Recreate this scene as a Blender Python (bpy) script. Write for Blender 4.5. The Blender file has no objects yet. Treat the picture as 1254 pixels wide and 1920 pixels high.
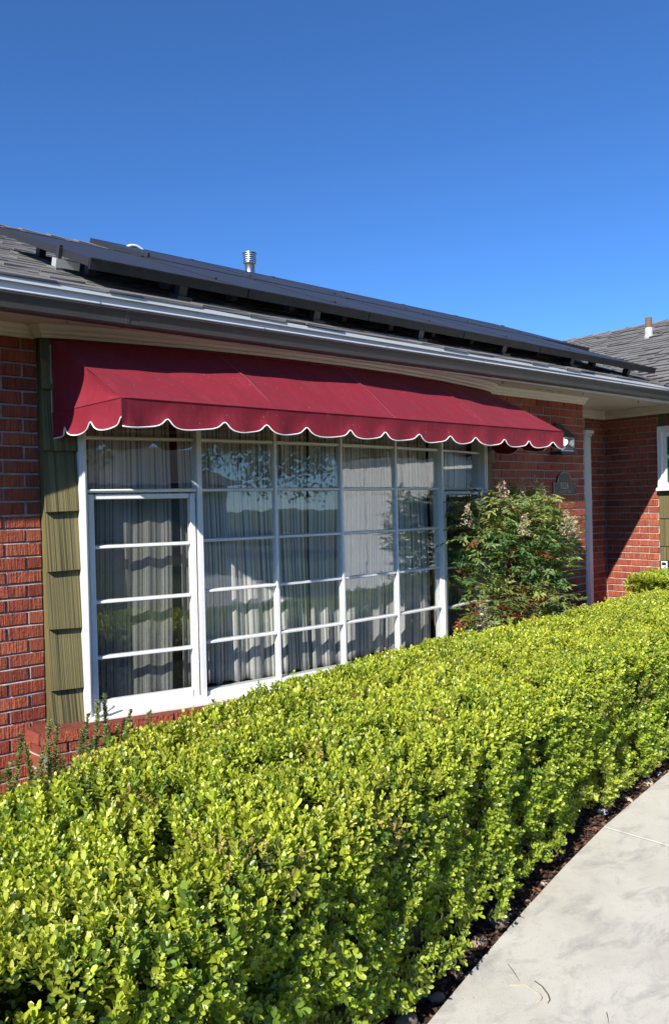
import bpy, bmesh, math, random
import numpy as np
from mathutils import Vector, Matrix

random.seed(7)
rng = np.random.default_rng(11)
PI = math.pi
R = math.radians
SC = bpy.context.scene
COL = SC.collection

# ------------------------------------------------------------------ camera
F_PX, YAW, PITCH, ROLL = 1462.09, R(49.498), R(-0.455), R(1.35)
EYE = Vector((0, 0, 1.5))
_r = Vector((math.sin(YAW), -math.cos(YAW), 0)); _f = Vector((math.cos(YAW), math.sin(YAW), 0)); _z = Vector((0, 0, 1))
CF = _f * math.cos(PITCH) + _z * math.sin(PITCH)
_u = -_f * math.sin(PITCH) + _z * math.cos(PITCH)
CR = _r * math.cos(ROLL) - _u * math.sin(ROLL)
CU = _r * math.sin(ROLL) + _u * math.cos(ROLL)
cam = bpy.data.cameras.new('camera')
cam.sensor_fit = 'VERTICAL'; cam.sensor_height = 24.0; cam.lens = F_PX / 1920 * 24.0
cam.clip_start = 0.05; cam.clip_end = 2000
cam_o = bpy.data.objects.new('camera', cam)
cam_o.matrix_world = Matrix(((CR.x, CU.x, -CF.x, EYE.x), (CR.y, CU.y, -CF.y, EYE.y), (CR.z, CU.z, -CF.z, EYE.z), (0, 0, 0, 1)))
COL.objects.link(cam_o); SC.camera = cam_o

# ------------------------------------------------------------------ sky and sun
SUN = Vector((1.14, 0.48, -0.81)).normalized()          # the way the light travels
SUN_EL = math.asin(-SUN.z)
SUN_AZ = math.atan2(-SUN.x, -SUN.y)
world = bpy.data.worlds.new('World'); SC.world = world; world.use_nodes = True
wt = world.node_tree
sky = wt.nodes.new('ShaderNodeTexSky'); sky.sky_type = 'NISHITA'; sky.sun_disc = False
sky.sun_elevation = SUN_EL; sky.sun_rotation = SUN_AZ % (2 * PI)
sky.altitude = 100; sky.air_density = 0.70; sky.dust_density = 0.0; sky.ozone_density = 10.0
hs = wt.nodes.new('ShaderNodeHueSaturation'); hs.inputs['Saturation'].default_value = 1.045
wt.links.new(sky.outputs[0], hs.inputs['Color']); wt.links.new(hs.outputs[0], wt.nodes['Background'].inputs[0])
wt.nodes['Background'].inputs[1].default_value = 0.122
sl = bpy.data.lights.new('sun', 'SUN'); sl.energy = 4.6; sl.angle = R(0.5); sl.color = (1.0, 0.945, 0.86)
so = bpy.data.objects.new('sun', sl); so.rotation_euler = SUN.to_track_quat('-Z', 'Y').to_euler(); so.location = (-20, -10, 20)
COL.objects.link(so)
SC.view_settings.view_transform = 'Standard'; SC.view_settings.look = 'None'
SC.view_settings.exposure = 0.75; SC.view_settings.gamma = 1.0; SC.view_settings.use_curve_mapping = False
SC.render.engine = 'CYCLES'
SC.cycles.max_bounces = 8; SC.cycles.transparent_max_bounces = 16
SC.cycles.caustics_reflective = False; SC.cycles.caustics_refractive = False


# ------------------------------------------------------------------ helpers
def project(p):
    d = Vector(p) - EYE
    k = d.dot(CF)
    if k < 0.1: return None
    return 627 + F_PX * d.dot(CR) / k, 960 - F_PX * d.dot(CU) / k, k


def tag(o, label=None, cat=None, group=None, kind=None):
    if label: o['label'] = label
    if cat: o['category'] = cat
    if group: o['group'] = group
    if kind: o['kind'] = kind
    return o


def empty(name, loc=(0, 0, 0), parent=None):
    o = bpy.data.objects.new(name, None); o.location = loc; o.empty_display_size = 0.1
    COL.objects.link(o)
    if parent: o.parent = parent
    return o


def thing(name, label, cat, group=None, loc=(0, 0, 0)):
    return tag(empty(name, loc), label, cat, group)


def obj(name, me, mat, parent=None, base=(0, 0, 0)):
    """link a mesh given in world coordinates; its parent stands unrotated at `base`"""
    o = bpy.data.objects.new(name, me)
    if mat is not None: me.materials.append(mat)
    COL.objects.link(o)
    if parent is not None:
        o.parent = parent
        b = Vector((0, 0, 0)); q = parent
        while q is not None:
            b += q.location; q = q.parent
        o.location = -b
    return o


class MB:
    """collects vertices and faces for one mesh"""
    def __init__(s): s.v = []; s.f = []; s.uv = []
    def add(s, vs, fs):
        b = len(s.v); s.v += [tuple(p) for p in vs]; s.f += [tuple(i + b for i in q) for q in fs]; return s
    def box(s, x0, x1, y0, y1, z0, z1):
        if x0 > x1: x0, x1 = x1, x0
        if y0 > y1: y0, y1 = y1, y0
        if z0 > z1: z0, z1 = z1, z0
        return s.hexa([(x0, y0, z0), (x1, y0, z0), (x1, y1, z0), (x0, y1, z0), (x0, y0, z1), (x1, y0, z1), (x1, y1, z1), (x0, y1, z1)])
    def hexa(s, p):
        return s.add(p, [(0, 3, 2, 1), (4, 5, 6, 7), (0, 1, 5, 4), (1, 2, 6, 5), (2, 3, 7, 6), (3, 0, 4, 7)])
    def tube(s, pts, r, n=8, cap=True):
        pts = [Vector(p) for p in pts]; rr = r if isinstance(r, (list, tuple)) else [r] * len(pts)
        b = len(s.v); prev = None
        for i, p in enumerate(pts):
            t = (pts[min(i + 1, len(pts) - 1)] - pts[max(i - 1, 0)]).normalized()
            a = prev if prev is not None else (Vector((0, 0, 1)) if abs(t.z) < .9 else Vector((1, 0, 0)))
            u = (a - t * a.dot(t)).normalized(); w = t.cross(u); prev = u
            for k in range(n):
                an = 2 * PI * k / n; s.v.append(tuple(p + (u * math.cos(an) + w * math.sin(an)) * rr[i]))
        for i in range(len(pts) - 1):
            for k in range(n):
                k2 = (k + 1) % n; s.f.append((b + i * n + k, b + i * n + k2, b + (i + 1) * n + k2, b + (i + 1) * n + k))
        if cap:
            s.f.append(tuple(b + k for k in reversed(range(n)))); e = b + (len(pts) - 1) * n; s.f.append(tuple(e + k for k in range(n)))
        return s
    def lathe(s, c, prof, n=20):
        b = len(s.v)
        for (r, z) in prof:
            for k in range(n):
                a = 2 * PI * k / n; s.v.append((c[0] + r * math.cos(a), c[1] + r * math.sin(a), c[2] + z))
        for i in range(len(prof) - 1):
            for k in range(n):
                k2 = (k + 1) % n; s.f.append((b + i * n + k, b + i * n + k2, b + (i + 1) * n + k2, b + (i + 1) * n + k))
        s.f.append(tuple(b + k for k in reversed(range(n)))); e = b + (len(prof) - 1) * n; s.f.append(tuple(e + k for k in range(n)))
        return s
    def sweep(s, path, prof, zf=None):
        """closed profile (d outward, z) along a plan polyline; outward is to the right of travel"""
        n = len(path); m = len(prof); b = len(s.v)
        for i, p in enumerate(path):
            p = Vector(p)
            def nrm(a, c):
                d = (Vector(c) - Vector(a)).normalized(); return Vector((d.y, -d.x))
            if i == 0: o = nrm(path[0], path[1])
            elif i == n - 1: o = nrm(path[-2], path[-1])
            else:
                a = nrm(path[i - 1], path[i]); c = nrm(path[i], path[i + 1]); o = (a + c).normalized(); o = o / max(.35, o.dot(a))
            for (d, z) in prof:
                s.v.append((p.x + o.x * d, p.y + o.y * d, z + (zf(p.x, p.y) if zf else 0)))
        for i in range(n - 1):
            for k in range(m):
                k2 = (k + 1) % m; s.f.append((b + i * m + k, b + i * m + k2, b + (i + 1) * m + k2, b + (i + 1) * m + k))
        s.f.append(tuple(b + k for k in reversed(range(m)))); e = b + (n - 1) * m; s.f.append(tuple(e + k for k in range(m)))
        return s
    def mesh(s, name='m', smooth=False, bevel=0, fixn=True):
        me = bpy.data.meshes.new(name); me.from_pydata(s.v, [], s.f)
        if fixn or bevel:
            bm = bmesh.new(); bm.from_mesh(me)
            if fixn: bmesh.ops.recalc_face_normals(bm, faces=bm.faces)
            if bevel:
                es = [e for e in bm.edges if len(e.link_faces) == 2 and e.calc_face_angle(0) > .5]
                bmesh.ops.bevel(bm, geom=es, offset=bevel, segments=1, affect='EDGES', clamp_overlap=True)
            bm.to_mesh(me); bm.free()
        if smooth: me.polygons.foreach_set('use_smooth', [True] * len(me.polygons))
        return me
    def build(s, name, mat, parent=None, smooth=False, bevel=0, fixn=True):
        return obj(name, s.mesh(name, smooth, bevel, fixn), mat, parent)


def np_mesh(name, V, T, col=None, smooth=False):
    """V (n,3), T (m,3) triangles, optional per-vertex colour"""
    me = bpy.data.meshes.new(name)
    me.vertices.add(len(V)); me.vertices.foreach_set('co', np.asarray(V, np.float32).ravel())
    me.loops.add(len(T) * 3); me.loops.foreach_set('vertex_index', np.asarray(T, np.int32).ravel())
    me.polygons.add(len(T)); me.polygons.foreach_set('loop_start', np.arange(0, len(T) * 3, 3, dtype=np.int32))
    if smooth: me.polygons.foreach_set('use_smooth', np.ones(len(T), bool))
    me.update(calc_edges=True)
    if col is not None:
        a = me.color_attributes.new('leaf', 'FLOAT_COLOR', 'POINT')
        c = np.ones((len(V), 4), np.float32); c[:, :3] = col; a.data.foreach_set('color', c.ravel())
    return me


def unit(a): return a / np.maximum(np.linalg.norm(a, axis=1, keepdims=True), 1e-9)


BOX_LEAF = (np.array([(0, 0, 0), (-.40, .40, .07), (.40, .40, .07), (0, .5, -.02), (-.43, .76, .06), (.43, .76, .06), (0, 1, .0)]),
            np.array([(0, 3, 1), (0, 2, 3), (3, 6, 4), (3, 4, 1), (3, 2, 5), (3, 5, 6)]))
BOX_ROUND = (np.array([(0, 0, 0), (.28, .24, .03), (.45, .56, .08), (.30, .88, .05), (0, 1, -.01), (-.30, .88, .05), (-.45, .56, .08), (-.28, .24, .03), (0, .55, -.02)]),
             np.array([(8, 0, 1), (8, 1, 2), (8, 2, 3), (8, 3, 4), (8, 4, 5), (8, 5, 6), (8, 6, 7), (8, 7, 0)]))
LANCE = (np.array([(0, 0, 0), (-.5, .38, .10), (.5, .38, .10), (0, .42, -.02), (0, 1, -.12)]),
         np.array([(0, 3, 1), (0, 2, 3), (3, 4, 1), (3, 2, 4)]))
NEEDLE = (np.array([(-.5, 0, 0), (.5, 0, 0), (0, 1, 0)]), np.array([(0, 1, 2)]))


def leaves(pos, d, n, L, W, tmpl, col=None):
    """leaf blades: pos, direction, approximate face normal, length, width -> V, T, C"""
    tv, tt = tmpl; N = len(pos)
    d = unit(d); s = unit(np.cross(d, n)); m = np.cross(s, d)
    L = np.broadcast_to(L, (N,)); W = np.broadcast_to(W, (N,))
    V = (pos[:, None, :] + tv[None, :, 0, None] * (s * W[:, None])[:, None, :] + tv[None, :, 1, None] * (d * L[:, None])[:, None, :]
         + tv[None, :, 2, None] * (m * L[:, None])[:, None, :])
    k = len(tv)
    T = (tt[None] + (np.arange(N) * k)[:, None, None]).reshape(-1, 3)
    C = None if col is None else np.repeat(col, k, axis=0)
    return V.reshape(-1, 3), T, C


def join(parts):
    Vs, Ts, Cs, b = [], [], [], 0
    for (V, T, C) in parts:
        Vs.append(V); Ts.append(T + b); Cs.append(C); b += len(V)
    return np.concatenate(Vs), np.concatenate(Ts), (np.concatenate(Cs) if Cs[0] is not None else None)


# ------------------------------------------------------------------ materials
class NT:
    def __init__(s, name):
        s.m = bpy.data.materials.new(name); s.m.use_nodes = True; s.t = s.m.node_tree
        s.b = s.t.nodes['Principled BSDF']; s.out = s.t.nodes['Material Output']
    def n(s, typ, ins=None, **kw):
        x = s.t.nodes.new('ShaderNode' + typ)
        for k, v in kw.items(): setattr(x, k, v)
        for k, v in (ins or {}).items(): s.set(x.inputs[k], v)
        return x
    def set(s, sock, v):
        if isinstance(v, bpy.types.NodeSocket): s.t.links.new(v, sock)
        elif isinstance(v, (tuple, list)) and len(v) == 3 and sock.type == 'RGBA': sock.default_value = (*v, 1)
        else: sock.default_value = v
    def bs(s, **kw):
        for k, v in kw.items(): s.set(s.b.inputs[k.replace('_', ' ')], v)
        return s
    def ramp(s, fac, stops, interp='LINEAR'):
        r = s.n('ValToRGB', {0: fac}); cr = r.color_ramp; cr.interpolation = interp
        while len(cr.elements) < len(stops): cr.elements.new(.5)
        for e, (p, c) in zip(cr.elements, stops): e.position = p; e.color = (*c, 1) if len(c) == 3 else c
        return r.outputs[0]
    def mix(s, f, a, b, mode='MIX'):
        x = s.n('Mix', data_type='RGBA', blend_type=mode); s.set(x.inputs[0], f); s.set(x.inputs[6], a); s.set(x.inputs[7], b); return x.outputs[2]
    def math(s, op, a, b=0.0, c=0.0):
        x = s.n('Math', operation=op); s.set(x.inputs[0], a); s.set(x.inputs[1], b); s.set(x.inputs[2], c); return x.outputs[0]
    def noise(s, vec, scale, detail=4, rough=.55, dist=0):
        x = s.n('TexNoise', {'Scale': scale, 'Detail': detail, 'Roughness': rough, 'Distortion': dist})
        if vec is not None: s.set(x.inputs['Vector'], vec)
        return x.outputs[0]
    def vec(s, kind='Object', scale=(1, 1, 1), loc=(0, 0, 0)):
        tc = s.n('TexCoord'); mp = s.n('Mapping', {'Vector': tc.outputs[kind], 'Scale': scale, 'Location': loc}); return mp.outputs[0]
    def bump(s, h, strength=.4, dist=.01):
        x = s.n('Bump', {'Height': h, 'Strength': strength, 'Distance': dist}); s.set(s.b.inputs['Normal'], x.outputs[0]); return x


M = {}


def plain(name, col, rough=.5, var=.12, scale=6, metal=0, bump=0, bscale=80, spec=.5):
    t = NT(name); v = t.vec()
    n = t.noise(v, scale, 5)
    c = t.mix(n, tuple(x * (1 - var) for x in col), tuple(min(1, x * (1 + var)) for x in col))
    t.bs(Base_Color=c, Roughness=rough, Metallic=metal)
    t.b.inputs['Specular IOR Level'].default_value = spec
    if bump: t.bump(t.noise(v, bscale, 3), bump, .004)
    M[name] = t.m; return t


def make_materials():
    # brick: combed face, colour differs brick to brick
    for bn_, bs_ in (('brick', (.2, 1, .057)), ('brick_joined', (1, 1, 1))):
        t = NT(bn_); oi = t.n('ObjectInfo'); tc = t.n('TexCoord')
        off = t.n('VectorMath', {0: oi.outputs['Location'], 1: (3.1, 3.1, 3.1)}, operation='MULTIPLY').outputs[0]
        v = t.n('VectorMath', {0: t.n('VectorMath', {0: tc.outputs['Object'], 1: bs_}, operation='MULTIPLY').outputs[0], 1: off}, operation='ADD').outputs[0]
        vs = t.n('VectorMath', {0: v, 1: (1, 1, .05)}, operation='MULTIPLY').outputs[0]
        st = t.noise(vs, 130, 2, .6); st2 = t.noise(v, 60, 5, .6); big = t.noise(v, 9, 3)
        base = t.ramp((oi.outputs['Random'] if bn_ == 'brick' else t.n('NewGeometry').outputs['Random Per Island']), [(0, (.29, .050, .022)), (.25, (.44, .105, .048)), (.5, (.36, .072, .032)), (.75, (.50, .135, .064)), (1, (.25, .040, .020))])
        c = t.mix(t.ramp(st, [(.35, (.75, .75, .75)), (.6, (0, 0, 0))]), base, (.12, .016, .009))
        c = t.mix(t.ramp(big, [(.5, (0, 0, 0)), (.8, (.35, .35, .35))]), c, (.36, .12, .08))
        c = t.mix(t.ramp(st2, [(.62, (0, 0, 0)), (.74, (.6, .6, .6))]), c, (.08, .02, .015))
        c = t.mix(t.ramp(t.noise(v, 130, 3, .6), [(.68, (0, 0, 0)), (.76, (.8, .8, .8))]), c, (.42, .32, .28))
        t.bs(Base_Color=c, Roughness=.8)
        h = t.math('ADD', t.math('MULTIPLY', st, 1.0), t.math('MULTIPLY', st2, .8))
        t.bump(h, 1.0, .010); M[bn_] = t.m
    # mortar
    t = NT('mortar'); v = t.vec(); n = t.noise(v, 30, 5)
    t.bs(Base_Color=t.ramp(n, [(.3, (.30, .26, .23)), (.7, (.48, .43, .38))]), Roughness=.95); t.bump(t.noise(v, 160, 4), .6, .004); M['mortar'] = t.m
    # grooved painted wood shakes
    for nm_, sc_ in (('shake', (1, 0, .0035)), ('shake_y', (0, 1, .0035))):
        t = NT(nm_); oi = t.n('ObjectInfo'); tc = t.n('TexCoord')
        off = t.n('VectorMath', {0: oi.outputs['Location'], 1: (5.3, 5.3, 5.3)}, operation='MULTIPLY').outputs[0]
        v = t.n('VectorMath', {0: tc.outputs['Object'], 1: off}, operation='ADD').outputs[0]
        vs = t.n('VectorMath', {0: v, 1: sc_}, operation='MULTIPLY').outputs[0]
        g = t.noise(vs, 150, 1.5, .6); big = t.noise(v, 7, 4)
        c = t.mix(t.ramp(g, [(.35, (1, 1, 1)), (.55, (0, 0, 0))]), t.mix(big, (.128, .107, .036), (.168, .140, .050)), (.036, .032, .012))
        t.bs(Base_Color=c, Roughness=.62); t.bump(g, .9, .006); M[nm_] = t.m
    # white paint, chalky and chipped
    t = NT('white_paint'); v = t.vec(); n = t.noise(v, 5, 5); ch = t.noise(v, 38, 6, .7)
    c = t.mix(n, (.74, .74, .73), (.82, .82, .80))
    c = t.mix(t.ramp(ch, [(.67, (0, 0, 0)), (.70, (1, 1, 1))]), c, (.40, .37, .33))
    t.bs(Base_Color=c, Roughness=.45); t.bump(t.noise(v, 45, 5, .65), .35, .004); M['white_paint'] = t.m
    plain('cream_paint', (.70, .65, .60), .5, .05, 4, bump=.12)
    plain('soffit_paint', (.66, .59, .54), .55, .06, 3, bump=.1)
    plain('fascia_paint', (.50, .53, .55), .45, .10, 3, bump=.1)
    plain('gutter_paint', (.060, .058, .056), .48, .25, 9, bump=.1, spec=.35)
    plain('gutter_lip', (.72, .74, .76), .3, .1, 9, metal=.2)
    plain('green_board', (.055, .055, .026), .6, .15, 6, bump=.2)
    plain('dark_metal', (.03, .033, .035), .4, .2, 20, bump=.1)
    plain('galvanised', (.62, .62, .62), .32, .12, 30, metal=1, bump=.08)
    plain('rusty_pipe', (.13, .085, .055), .8, .35, 25, bump=.3)
    plain('sealant', (.42, .42, .43), .5, .3, 40, bump=.6, bscale=60)
    plain('panel_frame', (.024, .025, .027), .45, .15, 30, spec=.35)
    plain('panel_skirt', (.024, .024, .023), .5, .6, 14, bump=.1, spec=.3)
    plain('aluminium', (.66, .66, .66), .4, .08, 20, metal=.5)
    plain('plastic_white', (.78, .78, .76), .4, .05, 20)
    plain('plastic_black', (.02, .02, .022), .4, .1, 20)
    plain('dark_room', (.16, .15, .14), .8, .1, 3)
    plain('stem', (.16, .11, .07), .8, .3, 40, bump=.4)
    plain('bark', (.12, .085, .06), .9, .35, 12, bump=.8, bscale=30)
    plain('stone_a', (.24, .17, .12), .75, .35, 25, bump=.3, bscale=60)
    plain('stone_b', (.48, .38, .28), .75, .3, 25, bump=.3, bscale=60)
    plain('stone_c', (.17, .13, .10), .7, .3, 25, bump=.3, bscale=60)
    plain('stone_d', (.55, .50, .45), .75, .2, 25, bump=.3, bscale=60)
    plain('dry_grass', (.55, .47, .28), .7, .2, 40)
    plain('twig_bark', (.16, .11, .08), .8, .2, 60)
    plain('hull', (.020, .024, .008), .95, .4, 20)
    plain('asphalt', (.05, .05, .052), .9, .2, 60, bump=.4)
    plain('stucco', (.50, .44, .36), .85, .08, 5, bump=.3)
    plain('far_roof', (.13, .11, .10), .85, .25, 20, bump=.4)
    plain('brass', (.42, .37, .28), .45, .1, 30, metal=.3)
    plain('plaque_black', (.028, .034, .038), .4, .2, 30)
    # roof shingle granules
    t = NT('roof_shingle'); oi = t.n('ObjectInfo'); v = t.vec()
    g = t.noise(v, 300, 3, .7); b = t.noise(v, 5, 4)
    base = t.ramp(oi.outputs['Random'], [(0, (.16, .155, .15)), (.3, (.22, .212, .205)), (.55, (.185, .178, .172)), (.8, (.25, .24, .23)), (1, (.14, .135, .13))])
    base = t.mix(t.ramp(b, [(.35, (0, 0, 0)), (.75, (1, 1, 1))]), base, t.mix(.5, base, (.20, .185, .17)))
    t.bs(Base_Color=t.mix(t.math('MULTIPLY', g, .55), base, (.05, .047, .045)), Roughness=.92); t.bump(g, .6, .003); M['roof_shingle'] = t.m
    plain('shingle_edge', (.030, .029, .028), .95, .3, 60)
    # awning cloth
    t = NT('awning_cloth'); v = t.vec()
    n = t.noise(v, 3, 5); f = t.noise(v, 700, 2, .6); sp = t.noise(v, 75, 2, .5)
    vd = t.vec('Object', (6, 1.2, 1.2)); st = t.noise(vd, 4, 5, .65)
    c = t.mix(n, (.205, .013, .026), (.240, .020, .037))
    c = t.mix(t.ramp(st, [(.5, (0, 0, 0)), (.85, (.5, .5, .5))]), c, (.29, .048, .066))
    c = t.mix(t.ramp(sp, [(.72, (0, 0, 0)), (.75, (.8, .8, .8))]), c, (.42, .22, .22))
    t.bs(Base_Color=c, Roughness=.72); t.b.inputs['Specular IOR Level'].default_value = .2; t.b.inputs['Sheen Weight'].default_value = .04; t.b.inputs['Sheen Roughness'].default_value = .4
    t.bump(t.math('ADD', t.math('MULTIPLY', t.noise(v, 14, 3), .8), t.math('MULTIPLY', f, .12)), .3, .01)
    tr = t.n('BsdfTranslucent', {'Color': (.2, .010, .018)}); mx = t.n('MixShader', {0: .06, 1: t.b.outputs[0], 2: tr.outputs[0]})
    t.set(t.out.inputs[0], mx.outputs[0]); M['awning_cloth'] = t.m
    plain('piping_white', (.80, .79, .76), .6, .06, 40)
    plain('worn_cloth', (.30, .040, .060), .8, .2, 30)
    plain('thread', (.10, .01, .015), .8, .1, 40)
    # striped curtain
    t = NT('curtain'); uv = t.n('TexCoord').outputs['UV']; sx = t.n('SeparateXYZ', {0: uv}).outputs[0]
    q = t.n('TexNoise', {'Scale': 42.0, 'Detail': 1.5, 'Roughness': .7}, noise_dimensions='1D'); t.set(q.inputs['W'], sx)
    c = t.ramp(q.outputs[0], [(0, (.28, .28, .27)), (.42, (.42, .42, .41)), (.47, (.80, .79, .76)), (.55, (.50, .50, .48)), (.60, (.82, .81, .78))], 'CONSTANT')
    t.bs(Base_Color=c, Roughness=.85); t.bump(t.noise(t.vec('Object'), 500, 2), .1, .002)
    tr = t.n('BsdfTranslucent', {'Color': c}); mx = t.n('MixShader', {0: .25, 1: t.b.outputs[0], 2: tr.outputs[0]}); t.set(t.out.inputs[0], mx.outputs[0]); M['curtain'] = t.m
    # window glass: clear, reflecting more at grazing angles
    def glass(name, tint, f0, rough=0.0):
        t = NT(name); lw = t.n('LayerWeight', {'Blend': .5}).outputs['Facing']
        p5 = t.math('POWER', lw, 5.0); fr = t.math('MULTIPLY_ADD', p5, 1 - f0, f0)
        tr = t.n('BsdfTransparent', {'Color': tint}); gl = t.n('BsdfGlossy', {'Color': (1, 1, 1), 'Roughness': rough})
        bp = t.n('Bump', {'Height': t.noise(t.vec('Object'), 5.0, 2), 'Strength': .02, 'Distance': .02}); t.set(gl.inputs['Normal'], bp.outputs[0])
        mx = t.n('MixShader', {0: fr, 1: tr.outputs[0], 2: gl.outputs[0]}); t.set(t.out.inputs[0], mx.outputs[0]); M[name] = t.m
    glass('glass', (.95, .96, .95), .080)
    glass('lamp_glass', (.92, .94, .94), .10)
    t = NT('screen'); tr = t.n('BsdfTransparent'); df = t.n('BsdfDiffuse', {'Color': (.035, .038, .04)})
    mx = t.n('MixShader', {0: .22, 1: tr.outputs[0], 2: df.outputs[0]}); t.set(t.out.inputs[0], mx.outputs[0]); M['screen'] = t.m
    # lit globe in the lantern
    t = NT('lamp_globe'); t.bs(Base_Color=(.85, .85, .82), Roughness=.4); t.b.inputs['Emission Color'].default_value = (1, .97, .92, 1); t.b.inputs['Emission Strength'].default_value = 1.5; M['lamp_globe'] = t.m
    # solar cells under glass
    t = NT('solar_glass'); v = t.vec(); br = t.n('TexBrick', {'Vector': t.vec('UV'), 'Color1': (.030, .032, .040), 'Color2': (.034, .036, .045), 'Mortar': (.045, .047, .055), 'Scale': 1.0, 'Mortar Size': .003, 'Brick Width': .16, 'Row Height': .16})
    br.offset = 0
    t.bs(Base_Color=br.outputs[0], Roughness=.5); t.b.inputs['Specular IOR Level'].default_value = .3; M['solar_glass'] = t.m
    # concrete
    t = NT('concrete'); v = t.vec()
    a = t.noise(v, 2.2, 8, .68, .3); b = t.noise(v, 11, 8, .75); f = t.noise(v, 330, 3, .7); sm = t.noise(t.vec('Object', (1.3, 2.6, 1)), 3.0, 8, .72, .5)
    c = t.ramp(a, [(.25, (.52, .49, .415)), (.5, (.645, .615, .525)), (.75, (.71, .675, .58))])
    c = t.mix(t.ramp(sm, [(.50, (0, 0, 0)), (.68, (.8, .8, .8))]), c, (.33, .315, .30))
    c = t.mix(t.ramp(b, [(.54, (0, 0, 0)), (.70, (.55, .55, .55))]), c, (.44, .40, .35))
    c = t.mix(t.ramp(t.noise(v, 60, 4, .6), [(.64, (0, 0, 0)), (.72, (.55, .55, .55))]), c, (.33, .29, .25))
    c = t.mix(t.ramp(t.noise(v, 120, 2, .5), [(.74, (0, 0, 0)), (.77, (.9, .9, .9))]), c, (.12, .10, .085))
    c = t.mix(t.math('MULTIPLY', f, .30), c, (.30, .28, .25))
    t.bs(Base_Color=c, Roughness=.9); t.bump(t.math('ADD', f, t.math('MULTIPLY', b, 1.5)), .5, .003); M['concrete'] = t.m
    # soil, grass
    t = NT('soil'); v = t.vec(); n = t.noise(v, 22, 6, .7)
    t.bs(Base_Color=t.ramp(n, [(.3, (.022, .014, .010)), (.6, (.075, .045, .032)), (.8, (.13, .085, .06))]), Roughness=.95); t.bump(n, .8, .03); M['soil'] = t.m
    t = NT('grass_ground'); v = t.vec(); n = t.noise(v, 1.5, 6, .7); f = t.noise(v, 60, 4, .7)
    t.bs(Base_Color=t.mix(f, t.ramp(n, [(.3, (.05, .085, .02)), (.7, (.10, .13, .04))]), (.03, .05, .012)), Roughness=.95); t.bump(f, .8, .03); M['grass_ground'] = t.m
    # foliage: colour from the leaf itself
    def leaf(name, rough=.38, trans=.35, gain=(1.25, 1.35, .6), spec=.5):
        t = NT(name); a = t.n('VertexColor', layer_name='leaf').outputs[0]
        n = t.noise(t.vec('Object'), 260, 2)
        c = t.mix(t.math('MULTIPLY', n, .35), a, t.mix(1, a, (.55, .6, .5), 'MULTIPLY'))
        t.bs(Base_Color=c, Roughness=rough); t.b.inputs['Specular IOR Level'].default_value = spec
        tc = t.mix(1, a, gain, 'MULTIPLY'); tr = t.n('BsdfTranslucent', {'Color': tc})
        mx = t.n('MixShader', {0: trans, 1: t.b.outputs[0], 2: tr.outputs[0]}); t.set(t.out.inputs[0], mx.outputs[0]); M[name] = t.m
    leaf('boxwood_leaf', .42, .30, (1.2, 1.25, .5), .75)
    leaf('nandina_leaf', .42, .35, (1.4, 1.4, .6), .45)
    leaf('rosemary_leaf', .6, .2, (1.2, 1.2, .8), .3)
    leaf('tree_leaf', .5, .35)
    leaf('chip', .9, 0.0, (1, 1, 1), .2)


make_materials()

# ------------------------------------------------------------------ the site: ground, walk, road
D = 3.897            # face of the main brick wall
XE = 6.307           # its right-hand corner
YB = 4.39            # back wall of the entry
XW = 7.50            # wall of the garage wing, facing the window
YE = 3.815           # end of its brickwork
ZS = 2.42            # soffit
COURSE = 0.0677
EAVE_Y, EAVE_Z, PITCHM = 3.42, 2.515, 0.40
EAVE_X = 7.0
RIDGE_Y = 8.15
RIDGE_X = 10.67


def roof_z(y): return EAVE_Z + PITCHM * (y - EAVE_Y)
def wing_z(x): return EAVE_Z + PITCHM * (x - EAVE_X)


WALK_EDGE = [(-3.0, .20), (-1.0, .78), (.4, 1.20), (1.0, 1.375), (1.628, 1.551), (1.989, 1.648), (2.334, 1.735), (2.772, 1.838), (3.224, 1.933), (3.711, 2.012), (4.152, 2.08), (4.9, 2.165), (5.6, 2.22), (6.6, 2.27)]


def walk_y(x):
    return float(np.interp(x, [p[0] for p in WALK_EDGE], [p[1] for p in WALK_EDGE]))


g = MB(); g.add([(-300, -300, -.05), (300, -300, -.05), (300, 300, -.05), (-300, 300, -.05)], [(0, 1, 2, 3)])
tag(g.build('ground', M['grass_ground'], fixn=False), kind='structure')
g = MB(); g.add([(-4, -.4, -.035), (7.6, 1.2, -.035), (7.6, 4.6, -.035), (-4, 4.6, -.035)], [(0, 1, 2, 3)])
tag(g.build('planting_bed', M['soil'], fixn=False), kind='structure')
g = MB(); g.add([(-300, -24, -.046), (300, -24, -.046), (300, -15, -.046), (-300, -15, -.046)], [(0, 1, 2, 3)])
tag(g.build('road', M['asphalt'], fixn=False), kind='structure')
g = MB(); g.add([(4.6, -15, -.03), (7.45, -15, -.03), (7.45, .2, -.03), (4.6, .2, -.03)], [(0, 1, 2, 3)])
tag(g.build('driveway', M['concrete'], fixn=False), kind='structure')
walk = tag(empty('sidewalk'), kind='structure')
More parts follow.
